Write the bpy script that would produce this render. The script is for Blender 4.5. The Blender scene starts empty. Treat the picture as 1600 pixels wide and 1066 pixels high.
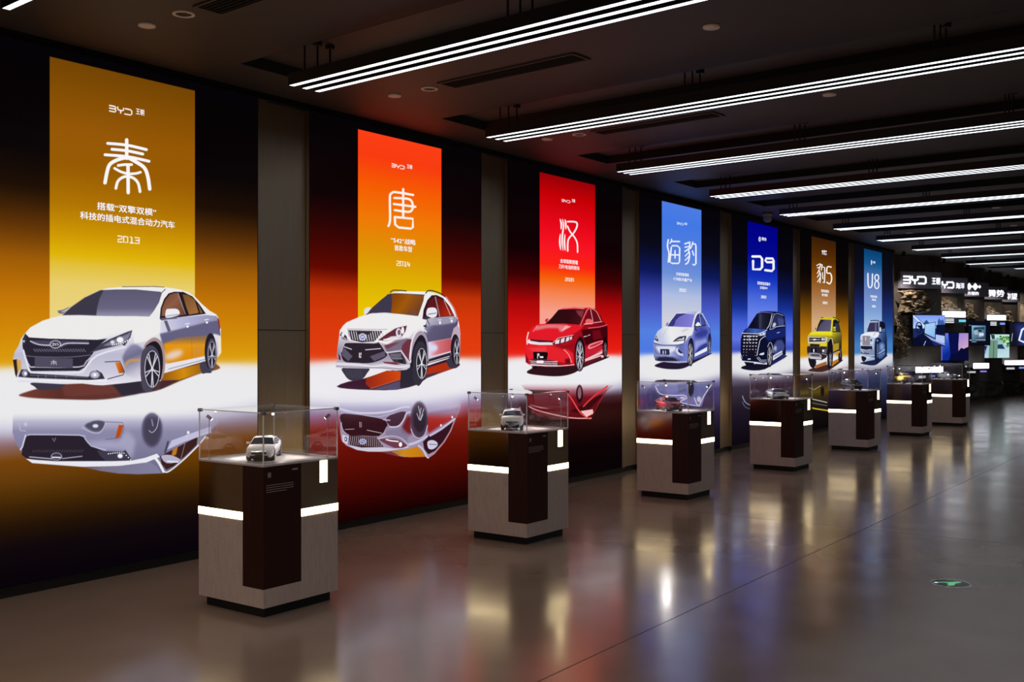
import bpy, bmesh, math, random
from mathutils import Vector, Matrix, noise
random.seed(7)
SC = bpy.context.scene
COL = SC.collection
# ------------------------------------------------------------------ camera
cam_d = bpy.data.cameras.new('camera'); cam = bpy.data.objects.new('camera', cam_d); COL.objects.link(cam)
YAW = math.atan2(1172.0, 1650.0)
cam.location = (0, 0, 1.65); cam.rotation_euler = (math.pi/2, 0, YAW)
cam_d.sensor_width = 36; cam_d.lens = 36*1650/1600; cam_d.shift_y = 2/1600; cam_d.clip_end = 200; cam_d.clip_start = .05
SC.camera = cam
# ------------------------------------------------------------------ light and exposure (the room's lamps plus a few added ones)
W = bpy.data.worlds.new('world'); SC.world = W; W.use_nodes = True
W.node_tree.nodes['Background'].inputs[0].default_value = (0.02, 0.02, 0.025, 1); W.node_tree.nodes['Background'].inputs[1].default_value = 0.2
SC.view_settings.view_transform = 'Standard'; SC.view_settings.look = 'None'
SC.view_settings.exposure = 0.0; SC.view_settings.gamma = 1.0; SC.view_settings.use_curve_mapping = False
SC.cycles.use_denoising = True
SC.cycles.max_bounces = 7; SC.cycles.glossy_bounces = 4; SC.cycles.diffuse_bounces = 3; SC.cycles.transparent_max_bounces = 16
SC.cycles.caustics_reflective = True; SC.cycles.sample_clamp_indirect = 4.0
for y_, e_ in ((0.35, 95.0), (-2.4, 95.0)):      # added lamps standing in for the next two light lines behind the camera
    a_ = bpy.data.lights.new('unseen_line_lamp', 'AREA'); a_.shape = 'RECTANGLE'; a_.size = 9.0; a_.size_y = .4; a_.energy = e_; a_.color = (1.0, .90, .80)
    o_ = bpy.data.objects.new('unseen_line_lamp', a_); COL.objects.link(o_); o_.location = (-1.5, y_, 3.45)
STRIP_POWER = 3.6        # ceiling light lines
BAND_POWER = (8.0, 6.2, 3.4)   # warm white bands of the pedestals
POSTER_POWER = 1.0
SPOT_POWER = 13.0
DOWN_POWER = 22.0       # recessed ceiling spotlights, watts         # little case spotlights, watts
# ------------------------------------------------------------------ helpers
def s2l(c):
    f = lambda v: (v/12.92 if v <= .04045 else ((v+.055)/1.055)**2.4)
    return tuple(f(x/255.0) for x in c)+(1.0,)
def nn(nt, t, **kw):
    n = nt.nodes.new(t)
    for k, v in kw.items(): setattr(n, k, v)
    return n
def mat_new(name):
    m = bpy.data.materials.new(name); m.use_nodes = True; nt = m.node_tree; nt.nodes.clear()
    out = nn(nt, 'ShaderNodeOutputMaterial'); return m, nt, out
def pbr(name, col, rough=.5, metal=0.0, spec=.5, noise_amt=0.0, noise_scale=(8, 8, 8), bump=0.0, bump_scale=40.0, coat=0.0, detail=5, aniso=0.0):
    m, nt, out = mat_new(name); b = nn(nt, 'ShaderNodeBsdfPrincipled'); nt.links.new(b.outputs[0], out.inputs[0])
    b.inputs['Roughness'].default_value = rough; b.inputs['Metallic'].default_value = metal
    b.inputs['Specular IOR Level'].default_value = spec; b.inputs['Coat Weight'].default_value = coat; b.inputs['Coat Roughness'].default_value = .05
    b.inputs['Base Color'].default_value = (*col[:3], 1)
    tc = nn(nt, 'ShaderNodeTexCoord'); mp = nn(nt, 'ShaderNodeMapping'); mp.inputs['Scale'].default_value = noise_scale
    nt.links.new(tc.outputs['Object'], mp.inputs[0])
    nz = nn(nt, 'ShaderNodeTexNoise'); nz.inputs['Scale'].default_value = 1.0; nz.inputs['Detail'].default_value = detail; nt.links.new(mp.outputs[0], nz.inputs['Vector'])
    rp = nn(nt, 'ShaderNodeValToRGB'); e = rp.color_ramp.elements
    k0, k1 = 1-max(noise_amt, .02), 1+max(noise_amt, .02)
    e[0].position, e[1].position = .3, .7
    e[0].color = (*[min(1, c*k0) for c in col[:3]], 1); e[1].color = (*[min(1, c*k1) for c in col[:3]], 1)
    nt.links.new(nz.outputs['Fac'], rp.inputs[0]); nt.links.new(rp.outputs[0], b.inputs['Base Color'])
    if aniso:
        b.inputs['Anisotropic'].default_value = aniso
    if bump:
        n2 = nn(nt, 'ShaderNodeTexNoise'); n2.inputs['Scale'].default_value = bump_scale; nt.links.new(tc.outputs['Object'], n2.inputs['Vector'])
        bp = nn(nt, 'ShaderNodeBump'); bp.inputs['Strength'].default_value = bump; bp.inputs['Distance'].default_value = .01
        nt.links.new(n2.outputs['Fac'], bp.inputs['Height']); nt.links.new(bp.outputs[0], b.inputs['Normal'])
    return m
def emis(name, col, strength=1.0, sample=True):
    m, nt, out = mat_new(name); e = nn(nt, 'ShaderNodeEmission'); e.inputs[0].default_value = (*col[:3], 1); e.inputs[1].default_value = strength
    nt.links.new(e.outputs[0], out.inputs[0])
    m.cycles.emission_sampling = 'AUTO' if sample else 'NONE'
    return m
def glass(name, tint=(1, 1, 1), refl=1.0, ior=1.5):
    """clear acrylic sheet: sees through, mirrors by angle"""
    m, nt, out = mat_new(name); fr = nn(nt, 'ShaderNodeFresnel'); geo = nn(nt, 'ShaderNodeNewGeometry'); mi = nn(nt, 'ShaderNodeMapRange'); mi.inputs[3].default_value = ior; mi.inputs[4].default_value = 1/ior
    nt.links.new(geo.outputs['Backfacing'], mi.inputs[0]); nt.links.new(mi.outputs[0], fr.inputs[0])
    g = nn(nt, 'ShaderNodeBsdfGlossy'); g.inputs['Roughness'].default_value = 0.01; g.inputs[0].default_value = (refl, refl, refl, 1)
    t = nn(nt, 'ShaderNodeBsdfTransparent'); t.inputs[0].default_value = (*tint, 1); mx = nn(nt, 'ShaderNodeMixShader')
    nt.links.new(fr.outputs[0], mx.inputs[0]); nt.links.new(t.outputs[0], mx.inputs[1]); nt.links.new(g.outputs[0], mx.inputs[2]); nt.links.new(mx.outputs[0], out.inputs[0])
    return m
def picture(name, img, strength=1.0):
    """flat print from a pixel array made by this script (backlit film)"""
    H, Wd = img.shape[:2]; im = bpy.data.images.new(name, Wd, H, alpha=False)
    px = np.ones((H, Wd, 4), np.float32); px[..., :3] = np.clip(img[::-1], 0, 1); im.pixels.foreach_set(px.ravel()); im.update(); im.pack()
    m, nt, out = mat_new(name); t = nn(nt, 'ShaderNodeTexImage'); t.image = im; t.extension = 'EXTEND'
    uv = nn(nt, 'ShaderNodeUVMap'); nt.links.new(uv.outputs[0], t.inputs[0])
    e = nn(nt, 'ShaderNodeEmission'); e.inputs[1].default_value = strength; nt.links.new(t.outputs[0], e.inputs[0])
    g = nn(nt, 'ShaderNodeBsdfGlossy'); g.inputs[0].default_value = (.004, .004, .004, 1); g.inputs['Roughness'].default_value = .25
    ad = nn(nt, 'ShaderNodeAddShader'); nt.links.new(e.outputs[0], ad.inputs[0]); nt.links.new(g.outputs[0], ad.inputs[1]); nt.links.new(ad.outputs[0], out.inputs[0])
    return m
def tag(o, label=None, cat=None, group=None, kind=None):
    if label: o['label'] = label
    if cat: o['category'] = cat
    if group: o['group'] = group
    if kind: o['kind'] = kind
    return o
def empty(name, loc=(0, 0, 0), rz=0.0):
    o = bpy.data.objects.new(name, None); o.empty_display_size = .1; o.location = loc; o.rotation_euler = (0, 0, rz); COL.objects.link(o); return o
class MB:
    def __init__(s): s.v = []; s.f = []; s.uv = None
    def add(s, vs, fs, M=None):
        b = len(s.v)
        if M is not None: vs = [tuple(M @ Vector(p)) for p in vs]
        s.v += [tuple(p) for p in vs]; s.f += [tuple(b+i for i in f) for f in fs]; return s
    def box(s, x0, y0, z0, x1, y1, z1, M=None):
        return s.add([(x0, y0, z0), (x1, y0, z0), (x1, y1, z0), (x0, y1, z0), (x0, y0, z1), (x1, y0, z1), (x1, y1, z1), (x0, y1, z1)],
                     [(0, 3, 2, 1), (4, 5, 6, 7), (0, 1, 5, 4), (1, 2, 6, 5), (2, 3, 7, 6), (3, 0, 4, 7)], M)
    def tube(s, a, b, r, n=10, r2=None, cap=True, M=None):
        a, b = Vector(a), Vector(b); d = (b-a).normalized(); u = d.orthogonal().normalized(); w = d.cross(u); r2 = r if r2 is None else r2
        vs = [a+(u*math.cos(t)+w*math.sin(t))*r for t in [2*math.pi*i/n for i in range(n)]]+[b+(u*math.cos(t)+w*math.sin(t))*r2 for t in [2*math.pi*i/n for i in range(n)]]
        fs = [(i, (i+1) % n, n+(i+1) % n, n+i) for i in range(n)]
        if cap: fs += [tuple(range(n))[::-1], tuple(range(n, 2*n))]
        return s.add(vs, fs, M)
    def lathe(s, prof, n=24, M=None):
        """profile [(r, z)] about z"""
        vs = []; fs = []
        for r, z in prof: vs += [(r*math.cos(2*math.pi*i/n), r*math.sin(2*math.pi*i/n), z) for i in range(n)]
        for k in range(len(prof)-1):
            for i in range(n): fs.append((k*n+i, k*n+(i+1) % n, (k+1)*n+(i+1) % n, (k+1)*n+i))
        return s.add(vs, fs, M)
    def prism(s, poly, z0, z1, M=None):
        n = len(poly); return s.add([(x, y, z0) for x, y in poly]+[(x, y, z1) for x, y in poly], [tuple(range(n))[::-1], tuple(range(n, 2*n))]+[(i, (i+1) % n, n+(i+1) % n, n+i) for i in range(n)], M)
    def build(s, name, mat, parent=None, smooth=False, bevel=0.0, sub=0):
        me = bpy.data.meshes.new(name); me.from_pydata(s.v, [], s.f); me.validate(); me.update()
        o = bpy.data.objects.new(name, me); COL.objects.link(o)
        for mm in (mat if isinstance(mat, (list, tuple)) else [mat]): me.materials.append(mm)
        if smooth: me.polygons.foreach_set('use_smooth', [True]*len(me.polygons))
        if parent: o.parent = parent
        if bevel: 
            md = o.modifiers.new('bevel', 'BEVEL'); md.width = bevel; md.segments = 2; md.limit_method = 'ANGLE'
        if sub:
            md = o.modifiers.new('sub', 'SUBSURF'); md.levels = sub; md.render_levels = sub
        return o
def quad_uv(name, corners, mat, parent=None, thick=0.0, nrm=None, back=None):
    """flat sheet, corners bl, br, tr, tl; uv 0..1; optional body of some thickness behind it"""
    c = [Vector(p) for p in corners]; vs = list(c); fs = [(0, 1, 2, 3)]
    if thick:
        vs += [p-nrm*thick for p in c]; fs += [(7, 6, 5, 4), (0, 4, 5, 1), (1, 5, 6, 2), (2, 6, 7, 3), (3, 7, 4, 0)]
    me = bpy.data.meshes.new(name); me.from_pydata([tuple(p) for p in vs], [], fs); uv = me.uv_layers.new(name='UVMap')
    L = [(0, 0), (1, 0), (1, 1), (0, 1)]
    for i in range(4): uv.data[i].uv = L[i]
    me.materials.append(mat)
    if thick:
        me.materials.append(back)
        for p in me.polygons[1:]: p.material_index = 1
    o = bpy.data.objects.new(name, me); COL.objects.link(o)
    if parent: o.parent = parent
    return o
TEXTS = []
def text_later(name, s, O, a, b, n, w, h, mat, parent, off=.012, depth=.002, bold=True):
    """queue lettering: centred at O, a = reading direction, b = up, n = outwards, fitted to w x h metres; coordinates are the parent's"""
    cu = bpy.data.curves.new(name, 'FONT'); cu.body = s; cu.align_x = 'CENTER'; cu.align_y = 'CENTER'; cu.offset = 0; cu.resolution_u = 2
    ob = bpy.data.objects.new(name+'_tmp', cu); COL.objects.link(ob)
    TEXTS.append((name, ob, Vector(O), Vector(a), Vector(b), Vector(n), w, h, mat, parent, depth, bold))
def flush_texts():
    bpy.context.view_layer.update(); dg = bpy.context.evaluated_depsgraph_get()
    for name, ob, O, a, b, n, w, h, mat, parent, depth, bold in TEXTS:
        me = bpy.data.meshes.new_from_object(ob.evaluated_get(dg))
        if len(me.vertices):
            xs = [v.co.x for v in me.vertices]; ys = [v.co.y for v in me.vertices]
            cx, cy = (min(xs)+max(xs))/2, (min(ys)+max(ys))/2; kx = w/max(1e-6, max(xs)-min(xs)); ky = h/max(1e-6, max(ys)-min(ys))
            src = [v.co.copy() for v in me.vertices]; polys = [tuple(p.vertices) for p in me.polygons]; nv = len(src); vs = []; fs = []
            for q, (ex, ey) in enumerate(((-.018, 0), (.018, .012), (0, -.012)) if bold else ((0, 0),)):
                vs += [tuple(O+a*((c.x+ex-cx)*kx)+b*((c.y+ey-cy)*ky)+n*(depth+q*.0002)) for c in src]; fs += [tuple(i+q*nv for i in p) for p in polys]
            bpy.data.meshes.remove(me); me = bpy.data.meshes.new(name); me.from_pydata(vs, [], fs); me.update()
            me.materials.clear(); me.materials.append(mat); me.name = name
            o = bpy.data.objects.new(name, me); COL.objects.link(o); o.parent = parent
        cu = ob.data; bpy.data.objects.remove(ob); bpy.data.curves.remove(cu)
    TEXTS.clear()
# ------------------------------------------------------------------ printed pictures (vector shapes rasterised here, in code)
import numpy as np
FPX, CX0, HY0, CAM_H = 1650.0, 800.0, 535.0, 1.65
TH = math.atan2(1172.0, FPX); SN, CS = math.sin(TH), math.cos(TH)
WALL_X = -6.6
def wall_pt(x, y):
    """where a sight line of the survey photo meets the left wall plane -> (Y, z) metres"""
    u = (x-CX0)/FPX; dep = -WALL_X/(SN-CS*u)
    return (SN*u+CS)*dep, CAM_H+(HY0-y)/FPX*dep
def smooth(pts, n=6, closed=True):
    P = np.array(pts, float); N = len(P); out = []
    for i in range(N if closed else N-1):
        if closed: a, b, c, d = P[i-1], P[i], P[(i+1) % N], P[(i+2) % N]
        else: a, b, c, d = P[max(i-1, 0)], P[i], P[i+1], P[min(i+2, N-1)]
        for k in range(n):
            t = k/n
            out.append(.5*((2*b)+(c-a)*t+(2*a-5*b+4*c-d)*t*t+(3*b-a-3*c+d)*t**3))
    if not closed: out.append(P[-1])
    return np.array(out)
class Art:
    def __init__(s, W, H, mapf, invf=None):
        s.W, s.H, s.mapf = W, H, mapf
        s.img = np.zeros((H, W, 3), np.float32); s.ox = s.oy = 0.0; s.sc = 1.0
        yy, xx = np.mgrid[0:H, 0:W]
        s.U, s.V = invf(xx+.5, yy+.5) if invf else (xx+.5, yy+.5)      # drawing coords of each texel
        s.U = s.U.astype(np.float32); s.V = s.V.astype(np.float32)
    def crop(s, ox, oy, sc): s.ox, s.oy, s.sc = ox, oy, sc
    def T(s, pts):
        P = np.array(pts, float); return np.stack(s.mapf(s.ox+P[:, 0]/s.sc, s.oy+P[:, 1]/s.sc), 1)
    def cov(s, P, blur=0.0, pad=0):
        b = int(math.ceil(blur*3))+1
        x0 = max(0, int(math.floor(P[:, 0].min()))-b); x1 = min(s.W, int(math.ceil(P[:, 0].max()))+b)
        y0 = max(0, int(math.floor(P[:, 1].min()))-b); y1 = min(s.H, int(math.ceil(P[:, 1].max()))+b)
        if x1 <= x0 or y1 <= y0: return None
        w, h = x1-x0, y1-y0; SS = 4
        acc = np.zeros((h, w+2), np.float64)
        A = P; B = np.roll(P, -1, 0)
        for j in range(h*SS):
            yy = y0+(j+.5)/SS
            m = (A[:, 1] <= yy) != (B[:, 1] <= yy)
            if not m.any(): continue
            a, b2 = A[m], B[m]
            xs = a[:, 0]+(yy-a[:, 1])*(b2[:, 0]-a[:, 0])/(b2[:, 1]-a[:, 1])-x0; dr = np.where(b2[:, 1] > a[:, 1], 1, -1)
            o = np.argsort(xs); xs = np.clip(xs[o], 0, w); dr = dr[o]; r = acc[j//SS]; wd = 0
            for x, q in zip(xs, dr):
                g = 1.0 if wd == 0 else 0.0; wd += q
                if wd == 0: g = -1.0
                if g: i = int(x); f = x-i; r[i] += g*(1-f); r[i+1] += g*f
        c = np.cumsum(acc, 1)[:, :w]/SS
        if blur > 0:
            n = int(math.ceil(blur*2.5)); ks = np.exp(-.5*(np.arange(-n, n+1)/blur)**2); ks /= ks.sum()
            p = np.pad(c, ((n, n), (0, 0)), mode='edge' if pad else 'constant'); c = sum(ks[i]*p[i:i+h] for i in range(2*n+1))
            p = np.pad(c, ((0, 0), (n, n)), mode='edge' if pad else 'constant'); c = sum(ks[i]*p[:, i:i+w] for i in range(2*n+1))
        return x0, x1, y0, y1, np.clip(c, 0, 1)
    def fill(s, P, col, blur=0, a=1.0, grad=None, clip=None):
        r = s.cov(P, blur)
        if r is None: return
        x0, x1, y0, y1, c = r
        c = c*a
        if clip is not None: c = c*clip[y0:y1, x0:x1]
        if grad:
            gx0, gy0, gx1, gy1, st = grad
            ax, ay = s.ox+gx0/s.sc, s.oy+gy0/s.sc; bx, by = s.ox+gx1/s.sc, s.oy+gy1/s.sc
            dx, dy = bx-ax, by-ay
            t = ((s.U[y0:y1, x0:x1]-ax)*dx+(s.V[y0:y1, x0:x1]-ay)*dy)/(dx*dx+dy*dy)
            ts = [q[0] for q in st]
            C = np.stack([np.interp(t, ts, [q[1][k]/255 for q in st]) for k in range(3)], -1)
            if len(st[0]) > 2: c = c*np.interp(t, ts, [q[2] for q in st])
        else: C = np.array(col)/255.0
        I = s.img[y0:y1, x0:x1]; I += (C-I)*c[..., None]
    def poly(s, pts, col=None, blur=0, a=1.0, grad=None, sm=0, clip=None):
        p = smooth(pts, sm) if sm else pts
        s.fill(s.T(p), col, blur, a, grad, clip)
    def line(s, pts, col, w, a=1.0, sm=0, blur=0, taper=False, clip=None):
        """round-ended stroke; w in drawing units"""
        P = np.array(smooth(pts, sm, False) if sm else pts, float)
        n = len(P); T = np.zeros_like(P); T[1:-1] = P[2:]-P[:-2]; T[0] = P[1]-P[0]; T[-1] = P[-1]-P[-2]
        T /= np.maximum(1e-6, np.hypot(T[:, 0], T[:, 1]))[:, None]; N = np.stack([-T[:, 1], T[:, 0]], 1)
        ww = np.full(n, w/2.0)
        if taper: ww = ww*np.sin(np.linspace(.12, math.pi-.12, n))**.6
        L = P+N*ww[:, None]; R = P-N*ww[:, None]
        def cap(c, d, r): 
            a0 = math.atan2(d[1], d[0])
            return np.array([[c[0]+r*math.cos(a0+q), c[1]+r*math.sin(a0+q)] for q in np.linspace(math.pi/2, -math.pi/2, 7)[1:-1]])
        poly = np.concatenate([L, cap(P[-1], T[-1], ww[-1]), R[::-1], cap(P[0], -T[0], ww[0])])
        s.fill(s.T(poly), col, blur, a, None, clip)
    def ell(s, cx, cy, rx, ry, col=None, rot=0, blur=0, a=1.0, grad=None, ring=0, clip=None):
        t = np.linspace(0, 2*math.pi, 41)[:-1]; cr, sr = math.cos(rot), math.sin(rot)
        f = lambda q, w: np.stack([cx+(rx+q)*np.cos(w)*cr-(ry+q)*np.sin(w)*sr, cy+(rx+q)*np.cos(w)*sr+(ry+q)*np.sin(w)*cr], 1)
        p = f(0, t)
        if ring:
            t2 = np.linspace(0, 2*math.pi, 41)
            p = np.concatenate([f(0, t2), f(-ring, t2[::-1])])
        s.fill(s.T(p), col, blur, a, grad, clip)
    def wheel(s, cx, cy, rx, ry, n=5, tyre=(48, 44, 58), rim=(215, 212, 225), dark=(40, 36, 48), k=.78, rot=0, ph=.3):
        s.ell(cx, cy, rx, ry, tyre, rot)
        s.ell(cx+rx*.05, cy, rx*k, ry*k, dark, rot); s.ell(cx+rx*.05, cy, rx*k, ry*k, rim, rot, ring=rx*.09)
        for i in range(n):
            q = ph+2*math.pi*i/n
            for d in (-.13, .13):
                s.line([(cx+rx*.05+rx*.12*math.cos(q), cy+ry*.12*math.sin(q)), (cx+rx*.05+rx*k*.93*math.cos(q+d), cy+ry*k*.93*math.sin(q+d))], rim, rx*.12)
        s.ell(cx+rx*.05, cy, rx*.16, ry*.14, rim, rot)
def shift(pts, dx, dy=0): return [(x+dx, y+dy) for x, y in pts]

# name, Y range of the light box, Y range of the bright banner
BOXES = [(3.30, 5.755, 3.958, 5.141), (6.316, 8.742, 6.907, 8.092), (9.209, 11.696, 9.824, 11.036), (12.151, 14.656, 12.779, 14.016),
         (15.086, 17.664, 15.691, 16.956), (18.005, 20.659, 18.585, 19.913), (21.025, 23.708, 21.653, 22.895)]
BOX_Z0, BOX_Z1, BAN_Z1 = 0.06, 3.63, 3.565
TEXRES = [(820, 1190), (760, 1100), (600, 880), (480, 700), (480, 700), (480, 700), (480, 700)]

def box_art(k):
    Y0, Y1, b0, b1 = BOXES[k]; W, H = TEXRES[k]
    def mapf(x, y):
        Y, z = wall_pt(x, y); return (Y-Y0)/(Y1-Y0)*W, (BOX_Z1-z)/(BOX_Z1-BOX_Z0)*H
    def invf(tx, ty):
        Y = Y0+tx/W*(Y1-Y0); z = BOX_Z1-ty/H*(BOX_Z1-BOX_Z0)
        zc = -WALL_X*SN+Y*CS; xc = WALL_X*CS+Y*SN
        return CX0+xc/zc*FPX, HY0-(z-CAM_H)/zc*FPX
    return Art(W, H, mapf, invf)

def background(A, k, side, ban, ground, refl, edge=(.35, 1.47), bright=None):
    """side / ban / refl: (z, colour) stops; ground: white floor ellipse; edge: (drop at the sides, z of horizon)"""
    Y0, Y1, b0, b1 = BOXES[k]; W, H = A.W, A.H
    Y = Y0+(np.arange(W)+.5)/W*(Y1-Y0); z = BOX_Z1-(np.arange(H)+.5)/H*(BOX_Z1-BOX_Z0)
    Yg, Zg = np.meshgrid(Y, z)
    def ramp(st, q): 
        st = sorted(st); return np.stack([np.interp(q, [p[0] for p in st], [p[1][c]/255 for p in st]) for c in range(3)], -1)
    img = ramp(side, Zg)
    px = (Y1-Y0)/W
    mb = np.clip((Yg-b0)/px+.5, 0, 1)*np.clip((b1-Yg)/px+.5, 0, 1)*np.clip((BAN_Z1-Zg)/px+.5, 0, 1)
    img += (ramp(ban, Zg)-img)*mb[..., None]
    q = (Yg-(Y0+Y1)/2)/((Y1-Y0)/2)
    hz = edge[1]-edge[0]*(q*q*.55)*.25
    sw = .008+.010*np.abs(q)**2
    m = 1/(1+np.exp(-(hz-Zg)/sw))
    img += (np.array(ground)/255-img)*m[..., None]
    # lower edge of the lit floor fades to the reflection zone, sooner at the sides
    zr = refl[0]+.10*np.abs(q)**2.2
    m = np.clip((zr+.10-Zg)/.22, 0, 1); m = m*m*(3-2*m)
    img += (ramp(refl[1], Zg+.0*q)-img)*m[..., None]
    A.img[:] = img
def art_sedan_white(A):
    WH=(236,235,234); LV=(196,194,214); DK=(42,37,50)
    A.crop(0,440,5.61); b=lambda p:[(x+1010,y) for x,y in p]
    # shadow and warm light under the car
    A.poly([(160,993),(230,965),(340,935),(550,900),(1230,840)]+b([(760,700),(920,745),(880,775),(760,800),(570,870),(410,940),(300,968),(180,985)])+[(1010,1020),(840,1035),(600,1032),(330,1022),(200,1008)],sm=3,grad=(160,950,1900,950,[(0,(120,62,50)),(.2,(92,48,42)),(.5,(98,52,48)),(.62,(60,45,60)),(1,(140,80,30))]),blur=1)
    A.poly([(540,900),(1180,885),(1150,960),(900,985),(640,1010),(560,1000)],(110,58,52),a=.8,blur=2)
    A.poly(b([(420,800),(750,720),(770,790),(560,862),(400,865)]),grad=(1430,800,1790,760,[(0,(150,90,20)),(.5,(212,140,12)),(1,(150,95,25))]))
    A.poly(b([(400,868),(560,862),(420,930),(390,940)]),(70,40,50),blur=1)
    A.poly([(275,885),(560,885),(520,935),(440,945),(340,945),(300,920)],(62,56,74),sm=4)
    A.poly(b([(-40,885),(215,870),(240,960),(180,985),(60,1000)]),(48,42,55),blur=2)
    # rear tyre
    A.poly(b([(745,720),(800,700),(850,790),(800,800),(762,800)]),(66,62,80),sm=4)
    # body silhouette
    A.poly([(108,700),(112,660),(125,610),(160,555),(178,500),(215,450),(260,400),(370,340),(460,312),(545,292),(640,215),(760,125),(880,68),(960,52),(1100,42)]+b([(180,38),(440,46),(560,64),(640,88),(700,128),(760,190),(830,252),(890,285),(918,330),(930,400),(930,470),(934,620),(905,662),(800,690),(430,802),(400,870),(215,872)])+[(1100,888),(900,908),(830,905),(720,892),(540,897),(300,884),(160,882),(140,840)],
        grad=(900,250,900,900,[(0,WH),(.35,(225,224,232)),(.6,(188,185,208)),(.85,(205,203,220)),(1,(232,231,238))]))
    # bonnet
    A.poly([(225,452),(260,402),(370,342),(460,314),(600,298),(1010,302)]+b([(150,300),(300,306),(400,330),(430,345),(410,440),(330,480),(270,520),(170,540),(150,420)])+[(1000,462),(850,506),(600,505),(400,497),(250,487)],WH,sm=0,blur=1)
    # windscreen
    A.poly([(540,292),(620,222),(740,138),(880,72),(1010,66)]+b([(180,66),(398,86),(412,96),(385,180),(335,262),(300,304),(180,300)])+[(1010,300),(860,298),(700,290)],grad=(1000,70,1000,300,[(0,(92,88,112)),(.7,(104,100,128)),(1,(150,146,170))]))
    A.poly([(545,290),(620,222),(740,138),(880,72),(908,72),(870,150),(850,230),(842,292),(700,289)],(60,56,72),blur=.8)
    A.line(b([(60,42),(330,40),(430,46)]),(70,66,80),5); A.line(b([(412,92),(440,64)]),(60,55,70),6)
    # side glass
    A.poly(b([(392,325),(400,230),(430,150),(470,100),(520,86),(600,88),(680,128),(740,195),(798,280),(640,300),(560,310),(410,338)]),(38,26,36),sm=0)
    A.poly(b([(408,300),(412,230),(440,160),(478,112),(520,97),(548,96),(585,180),(610,290),(540,300)]),grad=(1400,100,1600,300,[(0,(105,58,40)),(.5,(140,92,70)),(1,(110,66,48))]))
    A.poly(b([(592,108),(640,114),(700,158),(735,272),(650,288),(625,220)]),grad=(1600,110,1740,290,[(0,(120,78,40)),(1,(165,112,62))]))
    A.poly(b([(722,178),(772,272),(748,276)]),(120,85,60)); A.line(b([(552,96),(618,285)]),(215,205,215),4)
    # flank: light band, dark band, warm reflection
    A.poly(b([(400,345),(560,312),(800,290),(892,300),(908,332),(800,352),(480,434),(395,452)]),grad=(1400,400,1900,300,[(0,(215,214,230)),(.4,(182,180,215)),(1,(150,147,180))]))
    A.poly(b([(392,455),(480,434),(800,352),(908,332),(924,470),(870,455),(840,480),(830,560),(430,600)]),(100,96,128),blur=1.5)
    A.poly(b([(428,540),(560,492),(830,470),(822,560),(800,645),(640,690),(480,720),(440,705)]),grad=(1430,500,1430,720,[(0,(150,110,70)),(.25,(228,150,20)),(1,(214,135,14))]),blur=2)
    A.ell(1525,640,85,34,(232,215,215),rot=-.35,blur=5,a=.9); A.ell(1740,600,40,60,(205,140,60),rot=.3,blur=4,a=.6)
    A.poly(b([(440,722),(800,650),(800,692),(430,802)]),(228,226,236)); A.line(b([(470,765),(790,680)]),(120,112,135),5)
    A.line(b([(672,400),(676,660)]),(120,95,70),3,a=.6); A.line(b([(832,350),(838,520)]),(110,100,120),3,a=.6)
    A.poly(b([(428,340),(456,338),(490,430),(464,440)]),(96,92,116))
    # rear end
    A.poly(b([(898,312),(918,330),(928,400),(915,432)]),(196,62,22)); A.poly(b([(905,500),(930,480),(934,620),(905,662)]),(240,225,200)); A.line(b([(905,320),(922,470)]),(70,55,75),5)
    # front wing shade
    A.poly(b([(62,660),(90,600),(140,548),(190,548),(250,592),(235,700),(215,862),(90,810)]),grad=(1080,560,1220,860,[(0,(150,147,180)),(.35,(112,108,140)),(.75,(190,187,205)),(1,(225,224,232))]),blur=2.5)
    A.line(b([(90,730),(130,690),(215,685)]),(225,160,60),20,sm=4,blur=2,a=.8)
    # wheel arches and wheels
    A.poly(b([(246,600),(275,530),(340,488),(392,510),(425,560),(440,700),(430,800),(395,860),(230,860)]),(166,140,142),sm=4)
    A.poly(b([(262,600),(290,545),(345,520),(385,545),(412,610),(420,720),(405,830),(380,870),(240,870)]),(30,26,36),sm=4)
    A.poly(b([(222,760),(235,620),(280,570),(330,560),(380,620),(395,740),(380,870),(330,940),(290,966),(240,930)]),(74,70,88),sm=4)
    A.wheel(1332,765,72,172,5,tyre=(60,56,72),rim=(218,216,228),k=.95)
    A.ell(1849,610,52,160,(34,30,42)); A.wheel(1860,640,44,142,5,tyre=(78,74,94),rim=(205,202,216),k=.82)
    # grille
    A.poly([(192,560),(196,500),(216,452),(250,487),(430,498),(850,508),(940,497),(880,545),(830,592),(800,650),(745,748),(690,780),(270,782),(238,740),(208,640)],(42,37,50))
    A.poly([(262,512),(780,518),(770,545),(600,548),(540,575),(430,570),(280,545)],(74,70,90),blur=1)
    for i in range(20):
        x=290+i*23; A.line([(x,588),(x+22,612)],(128,124,146),6)
    A.line([(262,520),(340,550),(440,556)],(196,194,212),11,sm=4); A.line([(528,562),(590,538),(775,540)],(196,194,212),11,sm=4)
    A.line([(208,642),(300,656),(600,660),(800,640)],(110,106,128),7,sm=3)
    A.line([(218,660),(256,738),(310,746),(690,746),(755,700),(840,612),(900,560)],(188,186,204),12,sm=3)
    A.line([(200,600),(250,768),(290,796),(680,796),(745,756),(850,645),(1100,570)],(228,226,236),16,sm=3)
    A.poly([(300,662),(636,672),(636,756),(300,746)],(80,75,94))
    A.ell(482,548,50,36,(205,203,215)); A.ell(482,548,42,29,(60,56,72))
    A.line([(455,540),(470,540),(470,556),(455,556)],(235,235,240),7); A.line([(478,540),(485,550),(492,540)],(235,235,240),6); A.line([(485,550),(485,558)],(235,235,240),6); A.line([(500,540),(512,548),(500,556)],(235,235,240),6)
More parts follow.
